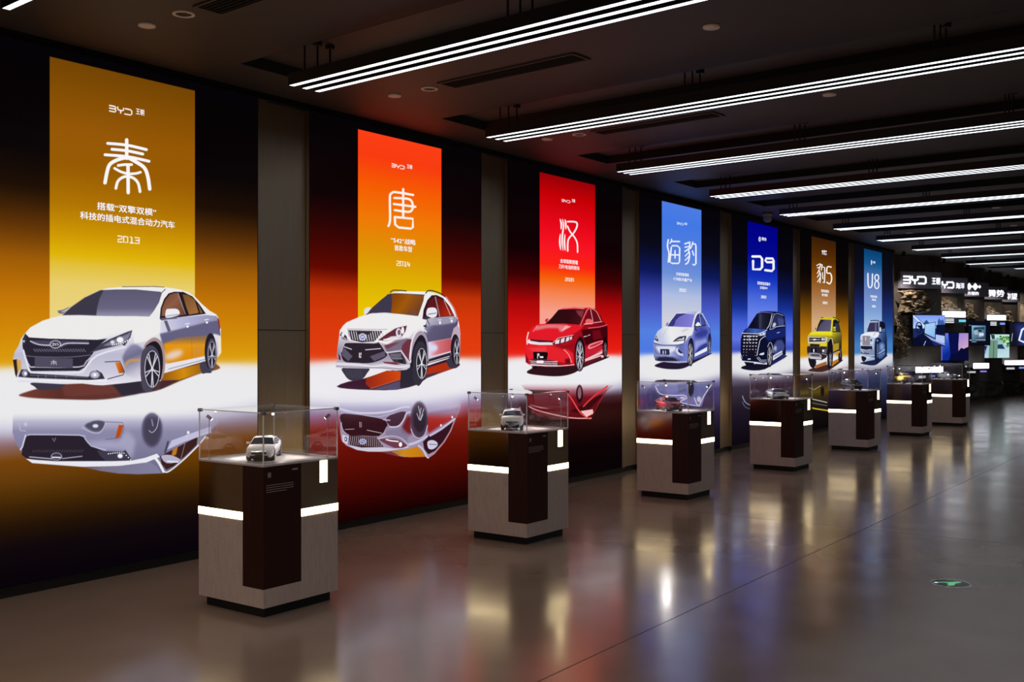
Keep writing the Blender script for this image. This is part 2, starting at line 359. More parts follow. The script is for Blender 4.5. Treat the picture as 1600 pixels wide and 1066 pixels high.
    # small script mark on the plate
    A.line([(445,698),(492,700)],(220,218,226),5); A.line([(468,686),(468,726)],(220,218,226),5); A.line([(450,708),(446,726)],(220,218,226),5); A.line([(486,708),(492,728)],(220,218,226),5); A.line([(456,710),(482,712)],(220,218,226),4)
    # headlamps
    A.poly([(770,625),(830,590),(880,545),(960,502),(1120,436)]+b([(150,424),(132,490),(82,562),(60,548)])+[(990,568),(900,590)],(66,62,82))
    A.poly([(900,560),(980,515),(1120,455)]+b([(140,432),(120,490),(70,535)])+[(960,560)],(128,126,146),blur=1)
    A.ell(1052,508,30,26,(245,245,250),blur=1); A.ell(985,528,18,16,(225,224,234),blur=1)
    for i in range(9):
        t=i/8; A.ell(985+150*t,552-20*t-60*max(0,t-.55),6,8,(245,245,250))
    A.poly([(192,500),(218,458),(228,480),(226,530),(200,560)],(52,48,62)); A.ell(205,520,8,10,(220,220,230))
    # bumper
    A.poly([(155,832),(182,768),(228,768),(262,802),(775,832),(795,795),(850,775),(892,800),(918,850),(780,862),(260,842)],(52,48,62),sm=0)
    for x in (330,398,486,580,660): A.line([(x,815),(x,840)],(150,147,165),4)
    A.line([(260,818),(770,838)],(120,116,136),5); A.line([(150,850),(500,868),(930,866)],(238,237,242),14,sm=3)
    A.ell(213,802,26,30,(150,147,165)); A.ell(218,804,12,14,(245,245,250)); A.ell(830,815,48,36,(120,117,138)); A.ell(830,815,36,27,(190,188,205)); A.ell(830,815,14,12,(250,250,255))
    A.line([(920,702),(1050,696),(1092,788),(1080,815),(945,852)],(52,48,62),7); A.poly([(1008,706),(1048,704),(1086,778),(1084,798),(1042,802)],grad=(1010,750,1085,750,[(0,(232,130,40)),(1,(170,70,10))]))
    A.poly([(108,684),(145,678),(152,780),(140,838),(128,812)],(48,28,24)); A.poly([(140,680),(180,690),(182,760),(150,800)],(214,168,80),blur=1)
    # mirrors, handles
    A.poly([(500,252),(545,245),(612,216),(545,280),(512,275)],(110,106,130)); A.line([(540,262),(604,232)],(205,203,220),8)
    A.poly(b([(398,318),(560,300),(540,322),(400,335)]),(96,92,112)); A.poly(b([(440,295),(448,246),(470,236),(540,236),(566,262),(556,292),(460,316)]),(236,235,240),sm=3); A.line(b([(450,300),(556,285)]),(150,146,170),7)
    for x,y in ((635,382),(805,346)): A.line(b([(x-16,y-12),(x+16,y-18)]),(235,235,245),8); A.ell(x+1012,y+10,10,10,(250,250,255))
    # mirror picture in the polished stage
    A.crop(0,620,4.848)
    g=(0,120,0,590,[(0,(205,203,222),0),(.14,(170,167,196),.75),(.3,(140,137,168),1),(.75,(118,114,146),1),(1,(110,105,135),1)])
    A.poly([(95,120),(92,200),(90,270),(112,345),(180,450),(240,502),(400,516),(620,532),(760,562),(900,582),(1050,588),(1240,580),(1320,542),(1420,460),(1500,372),(1560,300),(1650,200),(1650,120)],grad=g)
    A.poly([(780,330),(900,330),(960,250),(1030,330),(1000,470),(940,405),(720,395),(640,340)],(178,175,205),a=.7,blur=5)
    A.poly([(195,302),(230,288),(600,292),(640,312),(680,362),(760,402),(1000,484),(430,488),(200,468),(160,440),(165,380)],(40,32,44))
    A.line([(190,290),(165,380),(150,400)],(205,203,222),12); A.line([(210,286),(600,290),(640,312),(690,372),(800,402)],(190,187,212),9,sm=2)
    for i in range(18): A.line([(240+i*22,420),(255+i*22,402)],(80,72,88),5)
    A.line([(220,455),(390,470)],(170,167,190),9); A.line([(470,468),(620,450)],(150,147,170),9)
    A.ell(425,452,44,30,(150,147,170)); A.ell(425,452,36,24,(60,56,70)); A.line([(395,458),(455,460)],(235,235,240),10)
    A.poly([(732,406),(800,412),(930,416),(950,402),(1002,482),(800,484),(760,450)],(62,58,76)); A.ell(910,448,20,17,(250,250,255),blur=1)
    for i in range(11): A.ell(820+i*17,432-8*math.sin(i*.35)+(0 if i<7 else (i-7)*14),5,5,(245,245,250))
    A.poly([(190,468),(260,478),(420,488),(850,488),(1002,482),(1100,462),(1190,430),(1212,455),(1100,502),(950,522),(800,527),(620,530),(400,514),(240,502)],(232,231,238))
    A.poly([(630,532),(900,524),(1085,500),(1140,496),(1190,530),(1222,578),(1050,584),(900,579),(760,560)],grad=(630,540,1200,540,[(0,(110,80,80)),(.25,(120,115,138)),(1,(130,126,158))]))
    A.poly([(1215,450),(1300,405),(1500,302),(1492,365),(1400,452),(1320,524),(1262,552),(1226,510)],(58,32,30)); A.poly([(1310,400),(1350,375),(1335,440),(1300,450)],(190,120,40),blur=1)
    A.line([(1405,345),(1370,480)],(150,125,125),5)
    A.line([(1175,452),(1215,510),(1245,566),(1290,560),(1400,470),(1500,372),(1560,300)],(235,233,240),10,sm=3); A.line([(1170,455),(1205,500),(1240,566)],(235,233,240),20,sm=3)
    A.poly([(1268,400),(1302,330),(1600,222),(1600,272),(1400,340)],(192,190,218)); A.line([(1275,340),(1252,420)],(70,66,90),14)
    A.poly([(1222,448),(1290,440),(1362,470),(1360,492),(1262,502)],(180,177,200),sm=3); A.line([(1270,488),(1350,494)],(240,240,245),9)
    A.ell(1428,270,10,12,(240,240,250)); A.line([(1410,300),(1425,290)],(225,224,240),5)
    A.ell(1152,250,78,130,(104,100,130),clip=None,blur=2); A.poly([(1085,240),(1095,330),(1150,378),(1200,340),(1225,240),(1200,160),(1110,160)],(66,60,80),a=.9,blur=4,sm=3); A.line([(1205,150),(1190,230),(1155,270),(1130,255)],(205,203,222),5,sm=4); A.line([(1150,170),(1160,220)],(190,187,210),6,blur=1)
    A.poly([(640,215),(720,180),(790,190),(780,240),(740,262),(690,255)],(80,76,100),sm=3,blur=1.5); A.ell(722,220,22,14,(225,224,240),blur=1); A.line([(620,230),(690,268),(760,268),(800,200)],(200,198,220),7,sm=3,a=.8)
    A.poly([(900,212),(936,215),(908,302),(872,316)],(186,74,16)); A.line([(700,185),(930,195),(940,230),(912,310),(800,322)],(84,80,104),5,a=.7)
    A.ell(190,208,12,14,(200,198,220),blur=1); A.line([(140,200),(150,255),(190,258)],(190,188,212),8,a=.8); A.line([(395,315),(408,340),(418,312)],(130,125,140),7)

def art_suv_white(A):
    WH=(238,236,236); DK=(40,32,44)
    A.crop(510,440,5.922)
    A.poly([(90,970),(200,925),(350,895),(680,800),(930,760),(1150,700),(1240,770),(1150,812),(930,892),(850,950),(650,1000),(420,1002),(200,992)],(58,26,44),sm=2,blur=.6)
    A.poly([(365,892),(560,822),(700,830),(690,905),(412,992),(360,945)],grad=(380,950,680,850,[(0,(150,40,22)),(1,(212,72,16))]))
    A.line([(410,990),(680,905)],(190,110,90),5); A.poly([(430,996),(680,915),(700,985),(640,1000)],(84,74,104))
    A.poly([(920,800),(1110,745),(1170,805),(915,885)],(176,48,20)); A.poly([(920,860),(1060,830),(925,892)],(70,50,70))
    A.poly([(150,795),(385,795),(372,850),(330,900),(262,918),(205,905),(165,860)],(60,55,70),sm=3)
    for i in range(7): A.line([(180+i*22,820),(195+i*22,890)],(78,73,90),5)
    A.poly([(690,790),(680,985),(850,950),(900,900),(900,700)],(46,40,54))
    A.poly([(1115,690),(1112,740),(1140,795),(1200,800),(1230,760),(1215,640)],(58,52,68),sm=2)
    # silhouette
    A.poly([(92,690),(100,600),(115,500),(120,450),(150,408),(185,375),(310,322),(345,310),(430,240),(500,170),(560,120),(620,96),(700,86),(920,90),(1000,100),(1080,130),(1135,165),(1175,230),(1215,320),(1232,400),(1242,480),(1240,620),(1150,690),(1120,705),(930,760),(930,600),(770,600),(775,790),(740,812),(640,822),(520,802),(300,800),(88,795),(82,745),(112,720)],
        grad=(600,300,600,800,[(0,WH),(.35,(225,222,228)),(.7,(150,140,160)),(1,(190,182,198))]))
    A.poly([(122,455),(150,408),(185,375),(310,322),(420,300),(860,318),(900,345),(930,380),(880,430),(800,470),(760,520),(640,600),(520,570),(440,560),(230,545),(190,520)],WH,blur=1)
    A.line([(190,436),(400,440),(560,440)],(130,120,140),4)
    # roof rails, glass
    A.line([(590,98),(625,76),(740,84)],(48,40,50),8,sm=3); A.line([(920,106),(945,80),(1000,86),(1065,112),(1095,136)],(48,40,50),9,sm=3)
    A.poly([(360,306),(430,232),(500,170),(565,118),(640,110),(905,124),(900,170),(850,316),(700,300),(540,285),(420,290)],grad=(600,120,860,310,[(0,(128,62,10)),(.45,(160,88,12)),(1,(104,60,40))]))
    A.poly([(362,306),(430,232),(500,170),(565,118),(602,112),(608,200),(596,292),(420,288)],(62,56,76)); A.poly([(730,300),(760,270),(820,270),(845,316)],(118,70,55),blur=1)
    A.line([(395,298),(540,288),(640,300)],(225,222,228),8,sm=3); A.line([(560,122),(640,108),(910,122)],(60,48,54),6,sm=3)
    A.poly([(890,344),(900,260),(935,170),(975,125),(1020,122),(1080,150),(1140,225),(1188,318),(1060,328),(920,342)],(50,24,34),sm=0)
    A.poly([(915,330),(925,250),(950,180),(985,145),(1005,145),(1035,230),(1050,322)],(94,22,26)); A.poly([(1030,148),(1080,168),(1130,225),(1180,312),(1060,322),(1040,240)],grad=(1040,200,1180,300,[(0,(120,22,16)),(1,(190,44,20))]))
    A.line([(1010,140),(1050,322)],(160,120,130),12); A.line([(1090,170),(1150,310)],(220,200,205),5); A.line([(1110,140),(1180,240),(1212,330)],(206,120,124),12,sm=3)
    # flank
    A.poly([(930,345),(1060,332),(1190,322),(1222,350),(1215,400),(1180,440),(1160,520),(1000,548),(930,560),(900,470)],grad=(930,350,1180,540,[(0,(176,172,196)),(.3,(96,90,120)),(1,(80,74,104))]))
    A.poly([(1062,330),(1195,322),(1218,350),(1190,380),(1060,400),(935,405),(930,348)],(198,194,210),a=.6,blur=2)
    A.poly([(940,560),(1160,522),(1158,610),(1150,655),(940,700)],grad=(950,620,1150,620,[(0,(225,215,235)),(.35,(214,120,130)),(1,(190,84,90))]),blur=1.5); A.ell(985,612,48,34,(214,220,245),blur=4)
    A.poly([(938,722),(1150,655),(1155,700),(935,768)],(46,38,52)); A.line([(938,706),(1150,648)],(220,212,226),12); A.line([(950,745),(1140,690)],(230,226,236),7); A.poly([(932,760),(1150,700),(1120,716),(936,778)],(240,232,238))
    A.poly([(1155,520),(1180,430),(1215,402),(1240,440),(1242,640),(1225,620),(1215,510),(1190,500)],(190,168,185),sm=0)
    # front wing
    A.poly([(690,610),(720,545),(770,530),(800,560),(780,720),(740,700)],(110,50,64),sm=3,blur=1)
    A.poly([(770,720),(790,560),(830,480),(880,455),(925,500),(945,600),(945,740),(900,700)],(168,152,170),sm=3)
    A.line([(772,715),(790,560),(835,460),(880,432),(925,462)],(232,230,236),14,sm=4)
    A.poly([(785,740),(805,600),(850,510),(890,495),(925,560),(935,700),(925,850),(800,800)],(34,26,38),sm=3)
    A.poly([(800,860),(805,660),(840,570),(880,550),(915,590),(932,700),(925,850),(885,930),(850,965),(810,920)],(52,47,60),sm=3)
    A.wheel(880,757,52,150,5,tyre=(50,45,58),rim=(232,230,238),k=.95)
    A.ell(1195,625,42,140,(34,26,38)); A.wheel(1208,650,33,132,5,tyre=(56,50,64),rim=(225,222,232),k=.85)
    # face
    A.poly([(540,600),(640,540),(760,520),(700,590),(690,640),(740,740),(560,650)],(122,108,130),blur=2); A.poly([(530,590),(600,570),(680,560),(560,625)],(120,60,76),blur=1)
    A.poly([(195,448),(520,455),(490,510),(440,552),(330,560),(235,545),(205,500)],(46,38,48))
    for i in range(15): A.line([(205+i*22,458),(222+i*22,548-abs(i-7)*2)],(206,200,206),8)
    A.poly([(270,458),(420,460),(385,490),(350,484),(300,490)],(50,42,52)); A.ell(332,510,34,34,(214,212,226)); A.ell(332,510,24,24,(120,130,190)); A.line([(318,500),(346,518)],(235,235,245),6); A.line([(318,518),(346,500)],(235,235,245),6)
    A.line([(190,445),(210,540),(330,566),(450,555),(525,460)],(240,238,240),9,sm=0)
    A.poly([(135,640),(160,580),(200,560),(440,566),(490,560),(555,655),(545,700),(440,745),(330,755),(180,745),(140,700)],(44,34,46),sm=3); A.line([(135,650),(160,580),(205,562),(440,568),(488,562),(552,655)],(205,200,214),7,sm=3)
    A.poly([(150,600),(240,690),(200,735),(140,680)],(92,84,104)); A.poly([(540,640),(400,690),(440,735),(545,690)],(92,84,104)); A.line([(160,600),(230,625)],(225,222,230),8); A.line([(360,630),(500,618)],(225,222,230),8,sm=0)
    A.line([(304,660),(304,700)],(235,232,236),9); A.line([(318,658),(318,676)],(235,232,236),8); A.line([(316,690),(316,702)],(235,232,236),8)
    # lamps
    A.poly([(478,540),(560,480),(640,430),(748,404),(735,460),(690,520),(560,548)],(98,44,58)); A.poly([(520,540),(600,505),(700,495),(690,520),(560,548)],(214,206,214)); A.line([(600,440),(700,408),(748,404),(735,460),(700,510)],(225,222,230),8)
    A.ell(668,470,26,40,(230,226,232)); A.ell(672,468,14,26,(120,90,110)); A.ell(706,450,14,34,(240,238,242)); A.line([(530,535),(660,522)],(245,243,246),10)
    A.poly([(120,495),(140,462),(185,505),(190,540),(150,530)],(60,50,64)); A.ell(150,490,14,20,(235,232,238)); A.line([(125,500),(180,530)],(220,216,226),7)
    A.poly([(565,640),(690,640),(730,720),(745,770),(620,740),(590,700)],(60,52,66)); A.line([(560,655),(690,640),(765,745)],(210,204,216),16); 
    for i in range(3): A.line([(592,672+i*14),(690,668+i*14)],(170,163,178),5)
    A.ell(690,735,26,18,(40,32,42)); A.line([(610,712),(700,712)],(200,195,206),5)
    A.poly([(105,660),(125,690),(130,725),(112,720)],(90,30,40)); A.poly([(520,740),(640,745),(700,770),(560,775)],(120,50,60))
    A.poly([(85,742),(300,752),(420,768),(520,752),(640,768),(775,760),(772,795),(740,815),(640,825),(520,805),(300,802),(86,796)],(205,198,212),sm=0); A.line([(90,760),(300,770),(430,785),(540,772),(660,790),(765,780)],(240,238,242),9,sm=3); A.line([(88,782),(300,792),(520,798),(700,808)],(120,112,130),5,sm=3)
    # mirrors and handles
    A.poly([(345,285),(352,250),(385,235),(410,240),(380,290),(350,298)],(225,222,230),sm=3)
    A.poly([(928,310),(930,262),(950,240),(1005,240),(1025,270),(1018,320),(970,334)],(232,230,238),sm=3); A.line([(945,300),(1015,290)],(100,94,115),7); A.poly([(890,344),(925,312),(970,334),(920,350)],(60,52,66)); A.line([(930,345),(955,395)],(70,62,82),7)
    A.poly([(895,405),(925,395),(930,425),(905,418)],(70,62,80))
    for x,y in ((1050,360),(1158,345)): A.line([(x-16,y-6),(x+14,y-8)],(235,233,242),7); A.ell(x+3,y+18,9,14,(245,244,250))
    # mirror picture
    A.crop(510,610,6.957)
    A.poly([(140,130),(145,450),(160,540),(210,600),(330,650),(450,668),(600,670),(700,700),(850,725),(1080,722),(1105,742),(1180,690),(1290,560),(1360,440),(1410,310),(1460,190),(1460,100)],
        grad=(0,100,0,720,[(0,(210,208,230),0),(.15,(165,160,192),.9),(.35,(150,134,164),1),(1,(160,146,172),1)]))
    A.poly([(1110,240),(1460,180),(1410,310),(1250,380),(1110,470),(1090,350)],grad=(1110,240,1110,470,[(0,(140,100,130)),(.3,(168,40,36)),(1,(150,30,26))]),blur=3)
    A.poly([(820,400),(880,270),(930,280),(915,400),(940,470),(880,480),(820,460)],(112,30,34),blur=4); A.poly([(640,440),(820,400),(900,480),(880,560),(650,500)],(128,116,145),a=.8,blur=3)
    A.poly([(150,262),(300,262),(480,285),(620,320),(660,360),(650,420),(590,485),(540,500),(400,492),(250,490),(190,450),(165,380)],(52,20,28),sm=3)
    A.line([(150,200),(300,240),(520,246),(700,225),(820,185),(900,180)],(206,204,226),20,sm=3); A.line([(160,225),(330,255),(540,290),(640,270),(760,245)],(180,174,200),9,sm=3)
    A.poly([(650,300),(760,245),(860,230),(850,300),(800,370),(700,395)],(70,40,56),sm=2); A.line([(690,396),(780,390),(840,320),(870,250),(920,235)],(205,202,222),14,sm=3); A.line([(620,318),(690,325)],(190,176,196),12)
    A.line([(360,345),(362,400)],(190,160,165),8); A.line([(376,345),(378,400)],(190,160,165),6); A.line([(200,425),(300,420)],(225,215,220),5); A.line([(440,432),(600,465)],(225,215,220),6,sm=0); A.line([(655,395),(620,470),(580,492)],(200,190,205),6)
    A.line([(160,350),(165,400),(190,450),(245,490)],(205,200,216),6,sm=3)
    A.poly([(245,490),(540,505),(620,615),(380,620),(240,590)],(54,30,40))
    for i in range(16): A.line([(262+i*22,500),(248+i*23,590+i*1.5)],(186,166,172),6)
    A.ell(392,556,38,30,(205,205,225)); A.ell(392,556,28,22,(110,120,180)); A.line([(378,548),(408,562)],(235,235,245),6)
    A.poly([(575,540),(640,525),(760,530),(830,560),(880,600),(860,620),(760,628),(700,610)],(110,58,76),sm=3); A.line([(650,535),(700,548),(780,556)],(245,243,248),14); A.ell(805,588,18,26,(250,248,252)); A.line([(560,525),(700,495),(820,525),(885,600),(850,628),(740,635)],(205,200,214),8,sm=3)
    A.poly([(170,480),(240,500),(225,590),(170,560)],(206,203,220)); A.ell(208,530,16,26,(90,80,100)); A.ell(205,530,7,12,(240,240,250))
    A.poly([(215,592),(380,625),(620,620),(800,640),(880,605),(900,620),(700,655),(600,665),(450,664),(330,646)],(205,200,216))
    A.poly([(680,660),(860,645),(985,610),(1020,640),(1080,722),(900,728),(780,705)],grad=(680,660,1080,700,[(0,(150,100,70)),(.4,(206,136,24)),(1,(196,120,16))])); A.poly([(600,668),(700,665),(800,712),(690,700)],(120,50,60))
    A.poly([(1050,560),(1120,490),(1240,420),(1390,315),(1350,430),(1270,560),(1180,660),(1110,695),(1065,640)],(50,18,30)); A.line([(1000,600),(1050,640),(1090,720),(1110,735)],(214,210,226),13,sm=3); A.line([(1110,712),(1190,665),(1290,550),(1390,340)],(196,120,110),6,sm=3)
    A.line([(1130,490),(1250,420),(1395,310)],(190,185,215),24,sm=2); A.line([(900,590),(990,560),(1090,500)],(200,196,222),26,sm=3,blur=1)
    A.poly([(1100,560),(1150,540),(1200,560),(1210,600),(1160,640),(1110,630)],(205,203,222),sm=3); A.line([(1120,585),(1200,590)],(110,100,130),8)
    A.ell(1010,320,95,200,(70,52,72),blur=3); A.ell(1015,300,70,155,(48,34,46),blur=2); A.line([(920,420),(950,490),(1010,520),(1070,480),(1100,380)],(196,190,210),9,sm=3)
    for q in ((985,250,1010,320),(1030,190,1010,320),(1060,200,1020,325),(1000,170,1020,260),(1050,260,1025,325)): A.line([q[:2],q[2:]],(190,188,210),7)
    A.ell(1370,290,9,14,(240,235,245)); A.ell(1247,380,9,14,(240,235,245))
    A.poly([(140,100),(1460,100),(1460,240),(900,150),(300,200),(140,200)],(215,212,232),blur=22,a=.6)

def art_sedan_red(A):
    R=(206,22,34); D=(60,6,14); W=(250,225,225)
    A.crop(780,460,7.615)
    A.poly([(325,920),(380,885),(470,850),(900,830),(1100,780),(1290,740),(1280,760),(1000,870),(900,930),(780,965),(640,974),(480,962),(360,945)],(46,20,26),sm=3,blur=.5)
    A.poly([(1020,800),(1210,735),(1225,760),(1010,850)],(96,22,30))
    A.poly([(380,850),(450,850),(440,885),(400,880)],(30,14,20))
    A.poly([(305,650),(315,560),(350,440),(400,380),(450,355),(540,348),(620,280),(700,190),(760,158),(900,150),(1010,160),(1080,155),(1150,175),(1210,250),(1240,325),(1290,370),(1296,640),(1270,720),(1200,720),(1020,800),(900,850),(730,858),(540,858),(360,840),(312,805)],
        grad=(320,300,1290,620,[(0,(232,30,40)),(.35,(214,24,36)),(.7,(150,10,24)),(1,(92,4,16))]))
    # bonnet
    A.poly([(360,510),(400,400),(450,360),(560,352),(960,360),(1000,380),(900,460),(740,510),(640,560),(480,550)],(226,26,40),sm=2)
    A.poly([(420,430),(450,372),(600,352),(820,362),(760,440),(720,440),(700,400),(560,400)],(226,120,124),blur=2); A.poly([(730,440),(790,370),(860,378),(780,420)],(240,180,180),blur=1); A.line([(400,440),(450,372)],(250,200,200),7,blur=1)
    # glass
    A.poly([(555,350),(620,282),(705,180),(880,175),(1030,182),(1010,260),(970,360),(760,342)],grad=(600,200,1000,340,[(0,(40,12,18)),(.6,(52,10,16)),(1,(74,20,28))])); A.poly([(910,190),(1010,190),(985,280),(940,240)],(130,50,60),blur=1.5)
    A.line([(720,168),(880,158),(1010,168)],(246,150,150),9,sm=3); A.line([(965,365),(1010,260),(1050,180),(1080,160)],(235,90,96),14,sm=3)
    A.poly([(1010,345),(1025,270),(1060,190),(1085,170),(1140,185),(1190,250),(1215,325),(1110,340)],(104,12,24)); A.line([(1088,172),(1120,335)],(250,205,205),6); A.line([(1095,165),(1160,205),(1210,310)],(248,170,170),7,sm=3)
    A.line([(1010,352),(1110,338),(1225,322)],(248,190,190),8); A.line([(1060,400),(1200,385),(1285,360)],(236,110,118),9)
    A.poly([(1030,345),(1035,300),(1070,288),(1115,310),(1112,345)],(232,100,104),sm=3); A.line([(1015,352),(1112,346)],(250,230,230),7); A.poly([(542,308),(560,285),(588,290),(560,340)],(176,50,60))
    # flank
    A.poly([(980,420),(1190,400),(1290,380),(1292,520),(1230,560),(1030,600),(1000,500)],(64,4,14),blur=1); A.poly([(1110,430),(1200,420),(1230,520),(1120,540)],(110,8,20),blur=2)
    A.poly([(1030,600),(1060,660),(1230,600),(1240,680),(1020,780)],(196,30,48),blur=1); A.poly([(1055,620),(1090,585),(1230,545),(1225,585),(1090,648),(1060,645)],(244,130,140),sm=3); A.poly([(1085,610),(1215,560),(1205,580),(1100,625)],(190,30,46),sm=3)
    A.poly([(1020,770),(1230,655),(1230,700),(1025,800)],(244,190,196)); A.line([(1030,760),(1225,668)],(110,20,36),6); A.line([(1010,502),(1050,492),(1080,480)],(250,235,235),9); A.line([(1000,490),(1080,490)],(30,6,12),4)
    # face
    A.poly([(350,530),(420,545),(560,560),(640,575),(640,600),(480,602),(370,590),(325,570)],(236,222,226)); A.poly([(358,530),(420,538),(640,552),(640,568),(480,568),(370,550)],(54,22,32)); A.line([(345,450),(328,520),(330,590)],(250,215,215),14,sm=3)
    A.poly([(320,620),(480,605),(640,605),(800,640),(880,700),(890,830),(700,800),(560,770),(400,760),(330,780)],(228,34,44),blur=1); A.poly([(340,640),(560,620),(560,760),(400,680)],(240,70,74),a=.7,blur=3)
    A.poly([(620,600),(800,600),(900,560),(900,640),(760,650)],(150,12,26),blur=3)
    A.poly([(630,590),(650,560),(700,520),(880,480),(888,500),(850,550),(700,598)],(70,14,26)); 
    for q in ([(660,590),(672,548),(720,530),(712,585)],[(730,580),(735,530),(780,512),(775,565)],[(790,565),(800,512),(835,502),(830,548)],[(842,545),(842,505),(872,498),(860,535)]): A.poly(q,(236,216,226))
    A.line([(640,575),(700,520),(880,482)],(250,225,228),7)
    A.poly([(402,682),(560,684),(580,700),(565,776),(408,770)],(20,10,16)); A.line([(455,705),(455,760)],(240,240,240),9); A.line([(470,705),(470,728)],(240,240,240),12); A.line([(490,745),(515,745)],(235,235,235),22)
    A.poly([(310,700),(345,770),(340,828),(312,800)],(140,14,26)); A.poly([(350,800),(380,770),(650,785),(740,835),(560,850),(370,838)],(78,44,56)); 
    for i in range(3): A.line([(365+i*8,790+i*20),(500,800+i*20),(690,798+i*20)],(240,225,232),8,sm=2)
    A.line([(455,800),(515,800)],(250,240,245),30); A.line([(365,832),(560,852),(740,850),(890,835)],(250,235,238),9,sm=2); A.line([(770,655),(830,720),(860,810)],(250,170,174),9,sm=3); A.poly([(780,770),(840,760),(850,830),(790,820)],(110,10,22),blur=2)
    # wheels
    A.poly([(905,800),(900,640),(930,540),(970,500),(1010,560),(1020,700),(1010,830),(985,900),(950,915),(918,880)],(30,10,18),sm=3); A.wheel(958,730,48,180,7,tyre=(96,88,100),rim=(226,218,226),k=.88)
    A.ell(1262,630,30,130,(24,6,12)); A.wheel(1264,655,20,90,5,tyre=(50,24,32),rim=(170,150,160),k=.9)
    # mirror picture
    A.crop(780,440,4.1)
    A.poly([(178,650),(172,700),(180,760),(205,830),(250,862),(330,876),(450,882),(520,872),(580,880),(606,846),(606,820),(650,760),(690,700),(698,655)],grad=(0,650,0,880,[(0,(190,150,165),0),(.2,(150,60,76),.7),(.4,(120,14,28),.95),(1,(92,8,18),1)]),sm=3)
    A.poly([(200,720),(440,720),(430,800),(330,810),(220,780)],(60,10,20),blur=4,a=.8); A.line([(225,745),(330,765),(430,750)],(180,90,100),5,sm=3,blur=.6); A.line([(200,790),(300,812),(420,800),(455,770)],(226,200,205),6,sm=3,blur=.4); A.poly([(455,830),(560,780),(640,730),(670,720),(600,800),(540,850)],(54,8,14),blur=1.5)
    A.poly([(170,700),(440,700),(470,760),(450,850),(260,800),(190,790)],(110,20,34),blur=2,a=.9); A.line([(190,800),(260,830),(450,872),(590,876)],(240,170,170),7,sm=3); A.line([(420,690),(470,760),(520,840),(580,880)],(236,70,76),9,sm=3,blur=.6)
    A.ell(515,720,22,58,(40,12,20),blur=1.5); A.ell(515,712,12,40,(200,150,160),blur=1,a=.6); A.poly([(520,830),(600,818),(605,845),(560,868)],(244,190,190)); A.line([(540,800),(600,740),(695,670)],(224,60,60),9,sm=2); A.line([(600,850),(640,780),(690,690)],(180,30,36),4)

